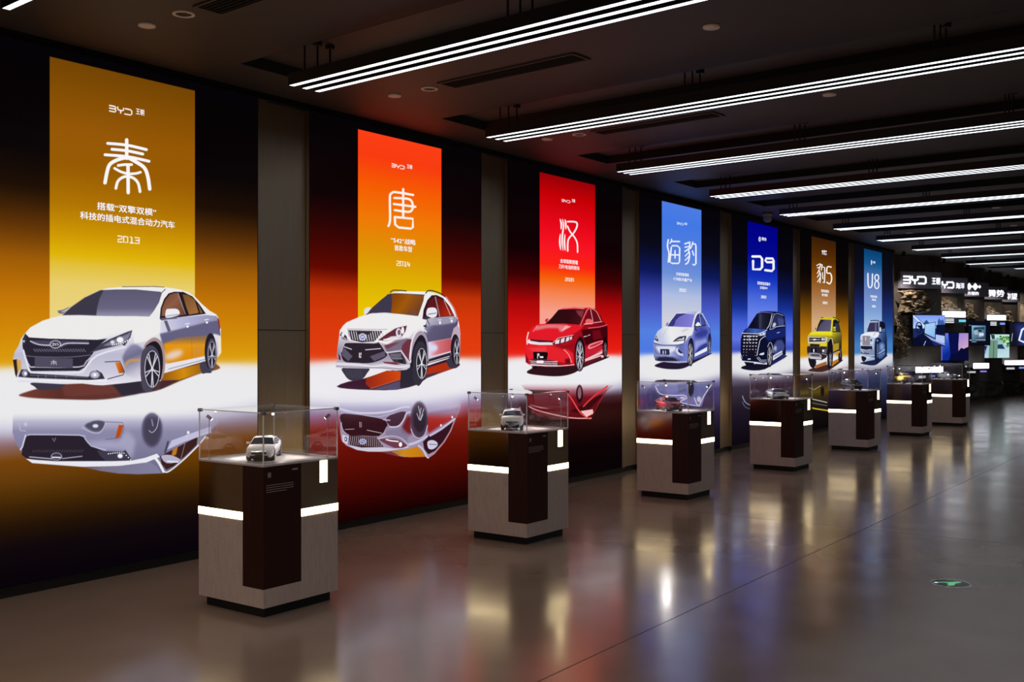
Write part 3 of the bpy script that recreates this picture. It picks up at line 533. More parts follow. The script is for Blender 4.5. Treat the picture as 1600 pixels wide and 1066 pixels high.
def art_sedan_blue(A):
    A.crop(1010,475,9.69)
    A.poly([(120,935),(190,895),(300,870),(620,850),(740,800),(970,745),(975,760),(740,880),(620,950),(500,985),(330,985),(200,965)],(36,26,50),sm=3,blur=.4)
    A.poly([(720,820),(900,730),(930,770),(720,850)],(70,74,140))
    A.poly([(108,700),(105,590),(130,490),(170,410),(240,355),(300,340),(380,220),(450,140),(520,120),(700,108),(790,115),(850,140),(900,240),(950,330),(975,380),(985,520),(975,740),(930,760),(720,840),(620,880),(480,895),(330,880),(150,860),(115,810)],
        grad=(300,300,900,800,[(0,(228,228,235)),(.4,(150,158,210)),(.7,(84,96,180)),(1,(70,80,160))]))
    A.poly([(140,500),(175,415),(240,358),(320,340),(700,352),(720,370),(690,470),(640,490),(560,600),(420,612),(240,600),(180,570)],grad=(200,500,600,400,[(0,(190,196,226)),(.4,(236,235,236)),(1,(228,228,234))]),sm=2)
    A.line([(240,500),(290,400),(340,350)],(190,190,205),8,blur=1); A.poly([(520,410),(600,370),(660,372),(560,420)],(200,198,205),blur=2)
    A.poly([(318,335),(380,240),(455,145),(560,140),(720,155),(725,180),(695,348),(540,345)],grad=(350,200,700,300,[(0,(62,60,140)),(.3,(110,108,190)),(1,(130,124,214))])); A.poly([(320,335),(385,235),(455,145),(600,145),(500,190),(440,250),(430,300),(400,338)],(56,54,124))
    A.poly([(725,360),(735,240),(770,160),(800,140),(845,170),(890,260),(905,330),(820,345)],(40,44,90),sm=0); A.poly([(740,330),(750,240),(785,170),(805,170),(825,310)],(60,62,130)); A.poly([(820,180),(850,190),(895,310),(830,325)],(66,78,160)); A.line([(805,150),(830,330)],(170,172,210),8)
    A.line([(700,352),(725,240),(760,150),(800,125)],(232,232,240),22,sm=3); A.line([(850,140),(905,250),(955,350)],(205,208,230),8,sm=2)
    A.poly([(725,360),(900,340),(950,400),(940,600),(840,640),(730,760),(715,520)],grad=(720,500,950,500,[(0,(96,104,190)),(.5,(60,72,160)),(1,(96,110,196))]),blur=1)
    A.poly([(725,480),(760,440),(900,380),(940,420),(900,480),(780,500)],(52,60,140),blur=3); A.poly([(730,560),(900,520),(920,580),(800,640),(740,720)],(150,158,220),blur=4); A.poly([(745,745),(800,660),(900,595),(925,620),(860,690)],(48,58,140),blur=1.5,sm=3)
    A.poly([(735,750),(920,650),(920,710),(730,800)],(232,234,245)); A.line([(740,820),(900,730)],(90,94,150),6)
    A.poly([(720,365),(750,365),(780,420),(755,400)],(40,36,60)); A.poly([(745,330),(760,290),(790,272),(820,310),(815,335)],(240,238,240),sm=3); A.line([(750,345),(815,330)],(40,38,60),9); A.poly([(293,310),(320,275),(335,290),(310,335)],(130,130,170),sm=3)
    # lamps
    A.poly([(395,572),(450,520),(500,492),(600,478),(605,500),(580,580),(560,600),(545,560),(440,565)],(60,58,80)); A.poly([(440,550),(520,520),(575,500),(570,540)],(214,212,224)); A.ell(530,512,16,12,(30,28,44)); A.poly([(490,560),(575,550),(560,605),(480,600)],(238,238,242))
    A.poly([(120,540),(145,470),(180,545),(175,570)],(60,60,90)); A.ell(150,515,10,18,(190,192,220))
    # lower face
    A.poly([(108,580),(240,620),(420,625),(560,600),(625,640),(620,870),(480,870),(150,850),(110,800)],grad=(100,700,620,700,[(0,(120,126,180)),(.5,(170,176,220)),(.8,(96,106,180)),(1,(120,130,205))])); A.poly([(130,640),(440,640),(440,700),(360,740),(190,730)],(220,222,236),blur=2); A.line([(110,585),(240,622),(430,625),(560,600)],(70,74,130),12,sm=3)
    A.poly([(205,680),(345,682),(352,750),(340,772),(210,760)],(44,46,84)); A.line([(252,710),(252,750)],(220,222,236),14); A.line([(288,710),(288,750)],(190,194,220),14)
    A.poly([(440,720),(450,670),(485,660),(550,750),(560,790),(480,770)],(210,212,230)); A.poly([(480,665),(550,745),(520,750),(480,720)],(40,42,70)); A.poly([(130,850),(180,790),(400,795),(500,850),(480,880),(300,875)],(36,36,66),sm=2); A.line([(150,840),(190,798),(400,805),(490,860)],(170,174,205),7,sm=2)
    A.poly([(180,865),(620,865),(620,885),(480,895),(330,885)],(170,174,205)); A.line([(125,700),(150,740),(200,760)],(90,96,150),9)
    A.poly([(635,850),(630,640),(650,540),(680,510),(710,560),(720,700),(712,850),(680,940),(645,920)],(30,28,50),sm=3); A.wheel(664,760,42,175,6,tyre=(60,56,84),rim=(225,225,235),k=.88)
    A.ell(958,570,26,130,(34,36,70)); A.wheel(955,650,20,120,5,tyre=(60,58,90),rim=(205,208,225),k=.85)
    # mirror picture
    A.crop(990,440,4.843)
    A.poly([(155,750),(165,820),(200,850),(300,870),(340,900),(420,930),(500,945),(520,930),(560,820),(600,750)],grad=(0,740,0,940,[(0,(130,132,190),0),(.25,(110,112,170),.9),(1,(120,122,190),1)]),sm=2)
    A.line([(165,790),(200,850),(300,862),(380,860),(400,885),(350,910),(440,935),(500,942)],(225,225,240),7,sm=3); A.line([(460,880),(490,940),(530,870),(590,780)],(225,225,240),8,sm=3); A.ell(435,810,22,60,(30,28,48),blur=1); A.poly([(330,780),(400,770),(400,830),(340,840)],(90,92,140),blur=1.5); A.ell(495,890,16,22,(210,212,235),blur=.8); A.ell(370,880,20,8,(210,212,235),blur=1)

def art_mpv(A):
    B=(12,16,44); C=(225,228,240)
    A.crop(1150,470,8.88)
    A.poly([(65,930),(150,890),(430,850),(690,760),(690,780),(520,880),(400,950),(260,968),(130,955)],(20,18,36),sm=2); A.poly([(500,840),(690,740),(690,780),(500,890)],(30,36,100),blur=2)
    A.poly([(62,700),(65,530),(90,450),(120,400),(170,370),(240,250),(290,175),(340,150),(480,145),(560,150),(640,175),(675,210),(690,340),(692,740),(640,770),(510,840),(430,880),(300,870),(90,840),(68,790)],B)
    A.poly([(165,370),(240,250),(290,180),(350,175),(500,185),(490,230),(450,350),(420,385),(280,378)],grad=(250,250,480,250,[(0,(14,14,34)),(.25,(20,20,44)),(.35,(60,62,84)),(.55,(30,30,50)),(1,(18,18,36))]))
    A.line([(290,172),(360,158),(480,166),(530,180)],(130,140,205),7,sm=2); A.line([(500,188),(480,280),(455,350),(430,385)],C,9,sm=2)
    A.poly([(485,385),(500,280),(530,195),(600,190),(650,215),(672,270),(672,345),(560,360)],(40,44,84),sm=0); A.poly([(580,230),(660,250),(665,340),(590,345)],(66,72,130),blur=2); A.line([(470,395),(500,280),(535,185),(600,180),(655,205)],(205,210,235),6,sm=2); A.line([(470,398),(520,385),(560,360),(680,345)],(235,237,245),7,sm=2)
    A.poly([(100,430),(170,378),(300,388),(430,390),(400,440),(250,450)],grad=(100,400,430,420,[(0,(24,36,110)),(.5,(60,100,180)),(1,(40,60,140))])); A.line([(85,448),(250,455),(330,450),(430,405)],C,11,sm=2)
    A.poly([(430,420),(640,370),(690,350),(690,500),(560,520),(450,560),(400,500)],(22,34,104),blur=2); A.poly([(520,620),(570,545),(640,540),(680,620),(660,700),(530,760)],(60,72,130),blur=3); A.ell(545,660,22,30,(190,196,225),blur=4)
    A.poly([(515,760),(640,690),(650,740),(512,830)],C); A.line([(530,775),(645,715)],(30,34,70),6); A.line([(530,790),(645,730)],(30,34,70),5)
    A.poly([(90,455),(310,462),(330,500),(300,680),(280,780),(100,760),(80,600)],(22,18,36))
    for r in range(7):
        n=5 if r<5 else 3
        for i in range(5):
            if r>=5 and i in (2,3): continue
            x=118+i*42-r*3; y=490+r*46-(0 if r<5 else 8); k=max(.45,1-r*.12)
            A.poly([(x-20*k,y-8*k),(x+20*k,y-8*k),(x+8*k,y+12*k),(x-8*k,y+12*k)],C if r<5 else (170,172,190))
    A.line([(182,480),(182,560)],C,6)
    A.poly([(300,470),(360,440),(420,430),(405,480),(330,490)],(150,158,190)); A.ell(345,470,10,10,(245,246,250)); A.ell(385,458,14,12,(245,246,250))
    A.line([(410,490),(345,530),(320,600),(290,760)],(235,237,245),8,sm=2); A.poly([(320,750),(335,730),(390,715),(392,740),(370,755)],(220,222,235)); A.line([(290,790),(340,845),(430,850)],(200,205,230),9); A.line([(310,780),(350,825),(430,822)],(225,228,240),7)
    A.poly([(80,830),(300,850),(380,870),(430,860),(430,885),(300,875),(95,848)],C); A.line([(168,808),(196,808)],(235,235,240),15); A.line([(66,740),(85,800)],(200,205,225),6)
    A.poly([(110,845),(250,860),(240,900),(140,895)],(14,12,26)); A.poly([(430,880),(428,640),(450,590),(480,580),(508,640),(510,840),(480,915),(450,910)],(16,16,32),sm=3); A.line([(440,640),(460,588),(485,580),(508,640),(515,720)],(190,196,225),8,sm=3); A.wheel(467,765,34,142,6,tyre=(40,38,58),rim=(210,212,226),k=.88)
    A.poly([(510,370),(515,315),(540,300),(555,320),(550,345)],(190,194,215),sm=2); A.line([(570,445),(605,435)],(225,228,240),8)
    A.line([(330,155),(400,145),(480,146)],(36,40,80),5)

def art_suv_yellow(A):
    Y=(226,206,30); D=(24,20,30)
    A.crop(1250,480,9.69)
    A.poly([(120,960),(200,920),(420,870),(630,800),(640,815),(480,930),(340,980),(200,975)],(66,38,34),sm=2); A.poly([(230,880),(400,820),(410,870),(230,930)],(160,100,60)); A.poly([(480,830),(600,770),(610,800),(480,900)],(190,120,30))
    A.poly([(130,760),(240,800),(235,880),(200,925),(160,900),(135,840)],(26,22,30),sm=2); A.poly([(585,700),(635,690),(635,810),(600,825),(582,790)],(30,26,34),sm=2)
    A.poly([(118,430),(160,380),(245,370),(270,250),(310,170),(340,155),(500,150),(560,160),(600,210),(625,360),(635,440),(630,640),(600,660),(490,720),(400,700),(310,690),(120,560)],grad=(120,300,640,600,[(0,Y),(.5,(198,186,30)),(.75,(120,108,30)),(1,(40,30,20))]))
    A.poly([(120,435),(160,382),(260,368),(470,372),(500,390),(490,430),(440,445),(260,440)],grad=(300,370,300,445,[(0,(240,235,60)),(1,(206,190,10))])); A.line([(130,440),(440,440)],(120,110,40),7)
    A.poly([(245,365),(275,260),(310,185),(470,190),(478,200),(465,365)],grad=(300,200,440,350,[(0,(30,24,50)),(.3,(80,76,104)),(1,(96,92,118))])); A.poly([(245,365),(275,260),(310,188),(360,190),(310,250),(280,310),(262,365)],(30,26,44))
    A.line([(470,370),(484,250),(490,180)],(236,226,40),15); A.poly([(495,370),(500,200),(540,180),(590,220),(612,375)],(28,24,34)); A.poly([(530,250),(580,240),(600,365),(530,360)],(52,50,70)); A.line([(500,150),(570,175),(600,230)],(30,26,34),10,sm=2); A.line([(322,160),(350,155)],(30,26,34),10)
    A.poly([(500,300),(540,290),(542,360),(500,355)],(206,196,60)); A.line([(500,330),(540,330)],(40,36,30),9); A.poly([(228,340),(238,300),(248,330)],(40,36,40))
    A.poly([(490,390),(620,385),(632,440),(600,600),(500,640),(490,480)],grad=(490,400,630,560,[(0,(190,176,40)),(.5,(104,92,34)),(1,(60,48,30))])); A.poly([(500,560),(590,540),(590,640),(500,680)],(176,146,40),blur=1)
    # front
    A.poly([(118,445),(400,450),(410,470),(400,530),(330,545),(125,540)],(214,206,196)); A.poly([(128,460),(320,462),(320,520),(135,522)],(40,36,44)); A.line([(150,490),(300,490)],(205,203,210),9); A.ell(218,490,26,12,(240,240,240)); A.poly([(318,455),(385,458),(385,515),(320,520)],(60,60,76)); A.ell(340,485,16,18,(225,228,235)); A.ell(368,485,10,16,(225,228,235)); 
    for y in (465,485,505): A.line([(120,y),(140,y)],(235,235,235),7)
    A.poly([(150,552),(300,562),(290,600),(150,590)],(36,32,32)); A.poly([(300,540),(405,535),(405,590),(310,590)],Y)
    A.poly([(118,590),(300,600),(310,590),(410,600),(420,700),(400,760),(330,800),(160,790),(130,740),(110,690)],(44,38,48)); A.poly([(130,690),(300,700),(320,770),(150,765)],(150,146,160),sm=2); A.poly([(160,710),(290,712),(300,745),(170,742)],(80,76,90)); A.poly([(165,620),(250,625),(250,690),(165,685)],(20,18,26)); A.line([(208,640),(208,675)],(235,235,240),18)
    A.poly([(330,640),(410,625),(400,700),(340,690)],(96,92,104)); A.ell(352,660,16,18,(235,236,240)); A.line([(110,600),(112,680)],(40,36,44),12); A.line([(330,700),(400,720)],(190,186,196),8); A.poly([(130,740),(330,770),(320,790),(150,780)],(200,197,205))
    A.poly([(415,700),(420,520),(450,475),(480,490),(495,600),(500,760),(480,900),(440,930),(415,880)],(22,18,28),sm=3); A.line([(425,520),(455,475),(485,480),(500,560)],(214,208,190),9,sm=2); A.wheel(460,790,24,120,5,tyre=(30,26,36),rim=(205,205,214),k=.85)
    A.ell(618,700,16,90,(22,18,28)); A.line([(612,630),(612,760)],(150,146,158),6); A.line([(490,700),(600,650)],(30,26,34),26); A.line([(500,700),(595,665)],(214,212,220),8)

def art_suv_grey(A):
    A.crop(1250,480,9.69)
    A.poly([(910,850),(960,830),(1130,790),(1310,730),(1315,745),(1200,840),(1140,878),(1050,880)],(28,36,72),sm=2); A.poly([(1000,790),(1060,760),(1130,770),(1130,800),(990,820)],(150,170,205),a=.7)
    A.poly([(930,740),(1000,760),(1000,790),(970,825),(940,810)],(20,24,44),sm=2)
    A.poly([(912,560),(915,440),(925,415),(1010,380),(1030,300),(1050,225),(1080,205),(1200,200),(1260,210),(1290,240),(1300,330),(1318,480),(1318,730),(1280,750),(1150,770),(1000,750),(920,720)],grad=(915,400,1310,500,[(0,(214,220,232)),(.5,(170,190,220)),(.75,(70,96,150)),(1,(26,36,72))]))
    A.poly([(1012,375),(1035,290),(1055,232),(1190,228),(1192,370),(1100,368)],(54,52,84)); A.poly([(1135,230),(1160,230),(1160,368),(1130,368)],(96,94,124)); A.line([(1194,228),(1196,375)],(170,176,205),6)
    A.poly([(1200,385),(1205,215),(1260,215),(1290,245),(1300,385)],(16,20,40)); A.poly([(1225,330),(1290,320),(1295,380),(1225,378)],(66,96,150),blur=1)
    for i in range(5): A.ell(1080+i*26,206-(4 if i in(1,2,3) else 0),11,11,(40,48,80))
    A.poly([(925,415),(1012,380),(1190,378),(1200,400),(1180,450),(1120,470),(1060,435)],(232,236,242)); A.line([(1110,430),(1140,390)],(90,90,110),5)
    A.poly([(945,432),(1060,432),(1060,580),(945,575)],(150,142,152)); A.line([(940,425),(1062,428)],(235,237,242),8); A.line([(994,455),(994,500)],(245,246,250),9)
    for i in range(7): A.line([(955+i*15,440),(955+i*15,575)],(120,112,124),4)
    A.poly([(912,470),(940,440),(942,560),(915,560)],(205,210,222)); A.ell(925,510,8,16,(100,110,140)); A.poly([(1065,480),(1120,475),(1120,540),(1070,545)],(190,200,220)); A.ell(1078,500,12,18,(40,50,84)); A.line([(1065,545),(1110,545)],(245,246,250),8)
    A.poly([(918,585),(1090,590),(1100,650),(1000,650),(920,630)],(26,30,52)); A.line([(920,636),(1000,650),(1080,640)],(205,210,225),9); A.poly([(915,650),(1130,650),(1130,740),(1000,740),(925,720)],(130,142,172)); A.line([(925,690),(1040,705)],(36,40,66),13); A.line([(930,720),(1130,735)],(214,220,232),8); A.line([(940,670),(960,690)],(235,237,242),8); A.line([(1105,560),(1105,650)],(214,220,232),9)
    A.poly([(1130,760),(1135,520),(1165,465),(1210,470),(1240,560),(1200,800),(1165,850),(1140,820)],(22,28,60),sm=2); A.poly([(1190,560),(1240,530),(1290,570),(1290,720),(1190,780)],(70,98,150),blur=1,sm=2); A.ell(1240,600,28,50,(120,150,196),blur=2)
    A.line([(1195,700),(1285,640)],(190,205,228),10); A.line([(1195,740),(1285,690)],(120,140,180),8); A.ell(1172,640,16,110,(40,46,76)); A.line([(1172,560),(1172,760)],(150,160,190),6); A.ell(1172,505,12,16,(130,150,190)); A.ell(1300,640,12,90,(18,24,50))
    A.poly([(1205,370),(1208,305),(1225,300),(1230,365)],(225,230,238)); A.ell(1016,330,5,12,(130,130,150))



def build_box_art(k):
    A=box_art(k); K=(5,3,5)
    if k==0:
        background(A,k,[(3.63,K),(2.95,(8,3,4)),(2.68,(30,14,4)),(2.42,(96,52,6)),(2.2,(158,92,6)),(1.95,(196,118,6)),(1.7,(210,140,8)),(1.5,(222,160,14)),(0,(222,160,14))],
            [(3.6,(112,66,4)),(3.35,(132,78,4)),(3.1,(150,88,4)),(2.85,(152,92,2)),(2.6,(176,116,2)),(2.4,(206,150,2)),(2.25,(224,180,8)),(2.18,(226,192,60)),(2.05,(232,206,110)),(1.7,(236,214,140))],
            (234,233,235),(1.06,[(1.2,(214,210,228)),(1.08,(178,172,205)),(.98,(140,105,105)),(.88,(118,66,10)),(.75,(98,56,4)),(.6,(66,38,4)),(.45,(34,18,6)),(.3,(14,6,10)),(.05,(6,2,8))]),edge=(.12,1.50))
        art_sedan_white(A)
        # seal-script mark
        A.crop(150,200,9.69); W=(248,246,248)
        for p in ([(175,222),(470,250),(765,318)],[(240,312),(470,335),(710,385)],[(135,395),(480,425),(805,495)]): A.line(p,(60,25,10),56,sm=4,a=.5); A.line(p,W,46,sm=4)
        A.line([(465,170),(465,450)],W,54); A.line([(465,435),(330,470),(215,535),(170,640),(135,820)],W,56,sm=5); A.line([(470,430),(600,500),(730,590),(785,720),(815,915)],W,56,sm=5)
        A.line([(335,558),(430,545),(540,545)],W,42,sm=3); A.line([(280,600),(380,655),(490,682),(600,680),(675,660)],W,40,sm=4); A.line([(485,560),(488,970)],W,54); A.line([(300,905),(330,800),(400,740),(485,725),(575,755),(640,830),(668,955)],W,44,sm=5)
    if k==1:
        background(A,k,[(3.63,K),(2.95,(14,2,4)),(2.55,(62,4,2)),(2.3,(96,8,0)),(2.1,(190,50,6)),(1.9,(214,56,10)),(1.6,(225,60,14)),(0,(220,60,14))],
            [(3.6,(252,62,22)),(3.35,(248,60,16)),(3.1,(246,90,2)),(2.8,(240,120,4)),(2.5,(222,146,4)),(2.2,(222,178,2)),(1.95,(232,196,2)),(1.6,(236,200,4))],
            (236,234,238),(1.06,[(1.2,(216,212,230)),(1.08,(168,158,196)),(.99,(150,90,120)),(.88,(130,26,14)),(.7,(104,14,6)),(.5,(84,10,2)),(.3,(58,4,2)),(.05,(20,0,0))]),edge=(.12,1.505))
        art_suv_white(A)
        A.crop(590,280,7.11); W=(253,240,232)
        A.line([(284,105),(284,410)],W,26); A.line([(120,515),(138,440),(136,190),(160,148),(200,138),(395,170)],W,26,sm=4); A.line([(185,203),(330,212),(378,240),(392,300),(375,345),(330,358),(190,338)],W,26,sm=4); A.line([(180,270),(420,302)],W,26)
        A.line([(190,415),(392,435),(392,530),(370,545),(235,532),(195,500),(190,415)],W,26,sm=0)
    if k==2:
        background(A,k,[(3.63,K),(2.7,(16,0,2)),(2.4,(60,0,2)),(2.1,(170,6,8)),(1.85,(206,16,14)),(1.55,(232,30,18)),(0,(225,30,18))],
            [(3.6,(140,2,8)),(3.35,(196,0,6)),(3.0,(232,6,24)),(2.75,(248,20,34)),(2.55,(252,34,18)),(2.4,(246,92,6)),(2.22,(246,130,80)),(2.0,(246,160,140)),(1.6,(246,172,165))],
            (236,235,238),(1.06,[(1.2,(214,214,228)),(1.08,(170,165,190)),(.98,(70,40,50)),(.88,(46,10,12)),(.7,(36,8,8)),(.4,(12,2,4)),(.05,(6,2,4))]),edge=(.12,1.505))
        art_sedan_red(A)
        A.crop(860,330,15.23); W=(254,240,242)
        for p in ([(228,175),(258,290),(252,425)],[(285,175),(312,330),(285,560),(280,760),(302,930)],[(348,185),(366,300),(366,425)],[(235,530),(222,680),(228,800),(245,920)],[(348,540),(334,700),(340,830),(352,930)]): A.line(p,W,42,sm=5,taper=True)
        A.line([(410,240),(560,242),(632,275),(628,370),(560,500),(440,640),(412,760),(412,940)],W,40,sm=5); A.line([(408,350),(470,480),(580,620),(640,760),(648,970)],W,36,sm=5)
    if k==3:
        background(A,k,[(3.63,K),(2.95,(8,8,24)),(2.6,(12,24,90)),(2.3,(60,70,170)),(2.05,(76,98,205)),(1.8,(84,128,225)),(1.55,(76,120,225)),(0,(60,90,200))],
            [(3.6,(78,124,226)),(3.3,(66,120,228)),(2.9,(84,126,222)),(2.6,(110,144,216)),(2.3,(176,190,224)),(2.0,(206,206,220)),(1.6,(220,218,222))],
            (232,231,233),(1.08,[(1.2,(205,200,222)),(1.08,(130,124,170)),(.96,(70,62,110)),(.8,(66,56,96)),(.6,(44,32,60)),(.35,(24,16,34)),(.05,(8,4,12))]),edge=(.12,1.505))
        art_sedan_blue(A)
        A.crop(990,290,7.61); W=(236,238,250)
        A.line([(412,640),(402,720),(420,800),(412,905)],W,18,sm=4); A.line([(450,635),(450,660),(432,680)],W,16); A.line([(455,660),(545,662)],W,18)
        A.line([(448,730),(430,905),(460,922),(535,922),(545,900),(548,740),(520,712),(460,712)],W,18,sm=0); A.line([(450,820),(545,822)],W,18); A.line([(492,770),(492,860)],W,16)
        A.line([(610,690),(660,672)],W,18); A.line([(612,730),(660,720)],W,16); A.line([(668,668),(664,740),(640,760),(610,780)],W,17,sm=3); A.line([(650,750),(666,820),(650,905),(620,930)],W,18,sm=3); A.line([(615,835),(655,790)],W,14); A.line([(615,885),(660,835)],W,14)
        A.line([(705,668),(690,720),(676,745)],W,15); A.line([(700,690),(735,692),(742,715),(742,925),(725,942),(706,935)],W,18,sm=0); A.line([(700,775),(715,825)],W,16)
    if k==4:
        background(A,k,[(3.63,K),(2.9,(6,6,20)),(2.5,(10,20,80)),(2.2,(24,50,150)),(1.95,(70,100,215)),(1.7,(96,116,225)),(1.55,(60,80,190)),(0,(50,70,190))],
            [(3.6,(0,0,130)),(3.1,(2,6,140)),(2.7,(18,50,186)),(2.4,(70,100,216)),(2.1,(104,132,236)),(1.6,(124,146,240))],
            (228,228,231),(1.10,[(1.2,(190,188,205)),(1.08,(110,104,124)),(.95,(56,46,62)),(.6,(30,22,36)),(.05,(10,6,14))]),edge=(.12,1.505))
        art_mpv(A)
        A.crop(0,0,1); A.line([(1160,619),(1164,628),(1172,633),(1186,635)],(150,150,175),1.3,sm=4); A.line([(1160,628),(1168,638),(1200,640)],(96,92,116),1.2,sm=4); A.ell(1215,612,3,9,(30,26,40),blur=1)
        A.crop(1130,320,7.61); W=(244,244,252)
        A.line([(348,612),(440,612),(462,640),(462,740),(440,765),(355,765),(355,665)],W,30,sm=0); A.line([(600,680),(520,680),(502,660),(510,635),(590,637),(598,660),(600,760),(580,785),(500,775)],W,28,sm=0)
    if k==5:
        background(A,k,[(3.63,K),(2.9,(10,5,4)),(2.6,(30,16,6)),(2.3,(96,60,8)),(2.0,(160,100,10)),(1.6,(206,146,16)),(0,(206,140,12))],
            [(3.6,(54,26,6)),(3.2,(88,46,4)),(2.9,(130,74,8)),(2.6,(160,104,56)),(2.3,(186,140,96)),(2.0,(214,172,128)),(1.6,(222,182,140))],
            (232,231,233),(1.12,[(1.2,(190,182,192)),(1.08,(90,74,80)),(.95,(46,36,40)),(.75,(90,70,10)),(.65,(50,40,20)),(.4,(20,14,14)),(.05,(8,4,6))]),edge=(.12,1.40))
        art_suv_yellow(A)
        A.crop(0,0,1); A.line([(1262,622),(1275,625),(1292,629)],(196,190,196),1.3); A.line([(1262,628),(1275,631),(1292,634)],(120,112,118),1.0); A.line([(1262,636),(1275,639),(1296,642)],(206,180,40),2.0); A.line([(1264,606),(1272,609),(1282,603)],(150,146,156),1.1); A.ell(1285,612,3,8,(24,18,22),blur=.8)
        A.crop(1250,350,8.2); W=(250,246,244)
        A.line([(215,530),(255,508),(275,525)],W,13,sm=2); A.line([(222,560),(262,545)],W,12); A.line([(262,520),(238,600),(220,630)],W,12,sm=2); A.line([(240,590),(262,640),(255,750)],W,14,sm=2); A.line([(222,680),(252,630)],W,12); A.line([(224,740),(256,690)],W,12)
        A.line([(285,520),(272,590)],W,12); A.line([(280,550),(315,552),(318,640),(312,755),(296,745)],W,14,sm=0); A.line([(288,620),(292,700)],W,12)
        A.line([(400,550),(350,548),(345,625),(385,628),(405,670),(402,730),(378,765),(345,745)],W,17,sm=3)
    if k==6:
        background(A,k,[(3.63,(8,8,14)),(2.9,(14,16,36)),(2.5,(24,34,90)),(2.1,(30,62,130)),(1.8,(50,100,170)),(1.6,(70,126,190)),(0,(60,120,180))],
            [(3.6,(6,62,110)),(3.3,(20,84,140)),(3.0,(80,116,176)),(2.7,(106,134,196)),(2.3,(128,160,212)),(2.0,(160,190,228)),(1.6,(178,200,232))],
            (216,218,226),(1.15,[(1.25,(190,190,208)),(1.08,(120,116,140)),(.9,(60,70,110)),(.6,(36,40,70)),(.3,(20,18,34)),(.05,(8,8,14))]),edge=(.12,1.42))
        art_suv_grey(A)
        A.crop(1250,350,8.2); W=(238,242,252)
        A.line([(870,632),(872,770),(888,812),(912,805),(924,770),(928,640)],W,17,sm=3)
        A.ell(984,685,32,46,W,ring=15); A.ell(984,778,34,56,W,ring=15)
    return A.img
# ------------------------------------------------------------------ materials
M = {}
M['ceiling'] = pbr('ceiling_paint', (.062, .048, .044), .6, noise_amt=.06, noise_scale=(3, 3, 3))
M['slot'] = pbr('slot_black', (.012, .011, .011), .8)
M['black'] = pbr('black_satin', (.004, .004, .0045), .5, spec=.3)
M['farwall'] = pbr('brown_wall', (.46, .37, .29), .6)
M['housing'] = pbr('lamp_housing_black', (.012, .012, .014), .5)
M['frame'] = pbr('lightbox_frame', (.02, .018, .018), .4, metal=.6)
M['clad'] = pbr('brushed_bronze_cladding', (.46, .365, .265), .40, metal=1.0, noise_amt=.10, noise_scale=(30, 400, 2), detail=3)
M['wall'] = pbr('dark_wall', (.10, .08, .065), .6)
M['stone'] = pbr('grey_textured_laminate', (.47, .365, .32), .55, noise_amt=.08, noise_scale=(60, 60, 9), bump=.25, bump_scale=90)
M['wood'] = pbr('dark_red_veneer', (.028, .006, .0035), .5, spec=.2, noise_amt=.30, noise_scale=(70, 70, 3))
M['bronze'] = pbr('bronze_mirror', (.46, .37, .28), .10, metal=1.0, noise_amt=.04, noise_scale=(5, 5, 5))
M['top'] = pbr('pedestal_top', (.50, .45, .43), .25, noise_amt=.05)
M['acryl'] = glass('acrylic_sheet', (.99, .99, .99), 1.0, 1.5)
M['edge'] = pbr('acrylic_edge', (.95, .90, .90), .35, spec=.8)
M['conn'] = pbr('grey_corner_clip', (.25, .25, .27), .35, metal=.8)
M['chrome'] = pbr('chrome', (.75, .75, .77), .12, metal=1.0)
M['strip'] = emis('white_light_line', (.86, .93, 1.0), STRIP_POWER)
M['band'] = emis('warm_white_band', tuple(BAND_POWER), 1.0)
M['white'] = emis('lit_letter_white', (.95, .95, .97), 1.0, False)
M['disc'] = pbr('downlight_glass', (.90, .78, .72), .5)
M['rubber'] = pbr('tyre_rubber', (.015, .015, .016), .6)
M['print'] = pbr('pale_print', (.34, .28, .25), .6)

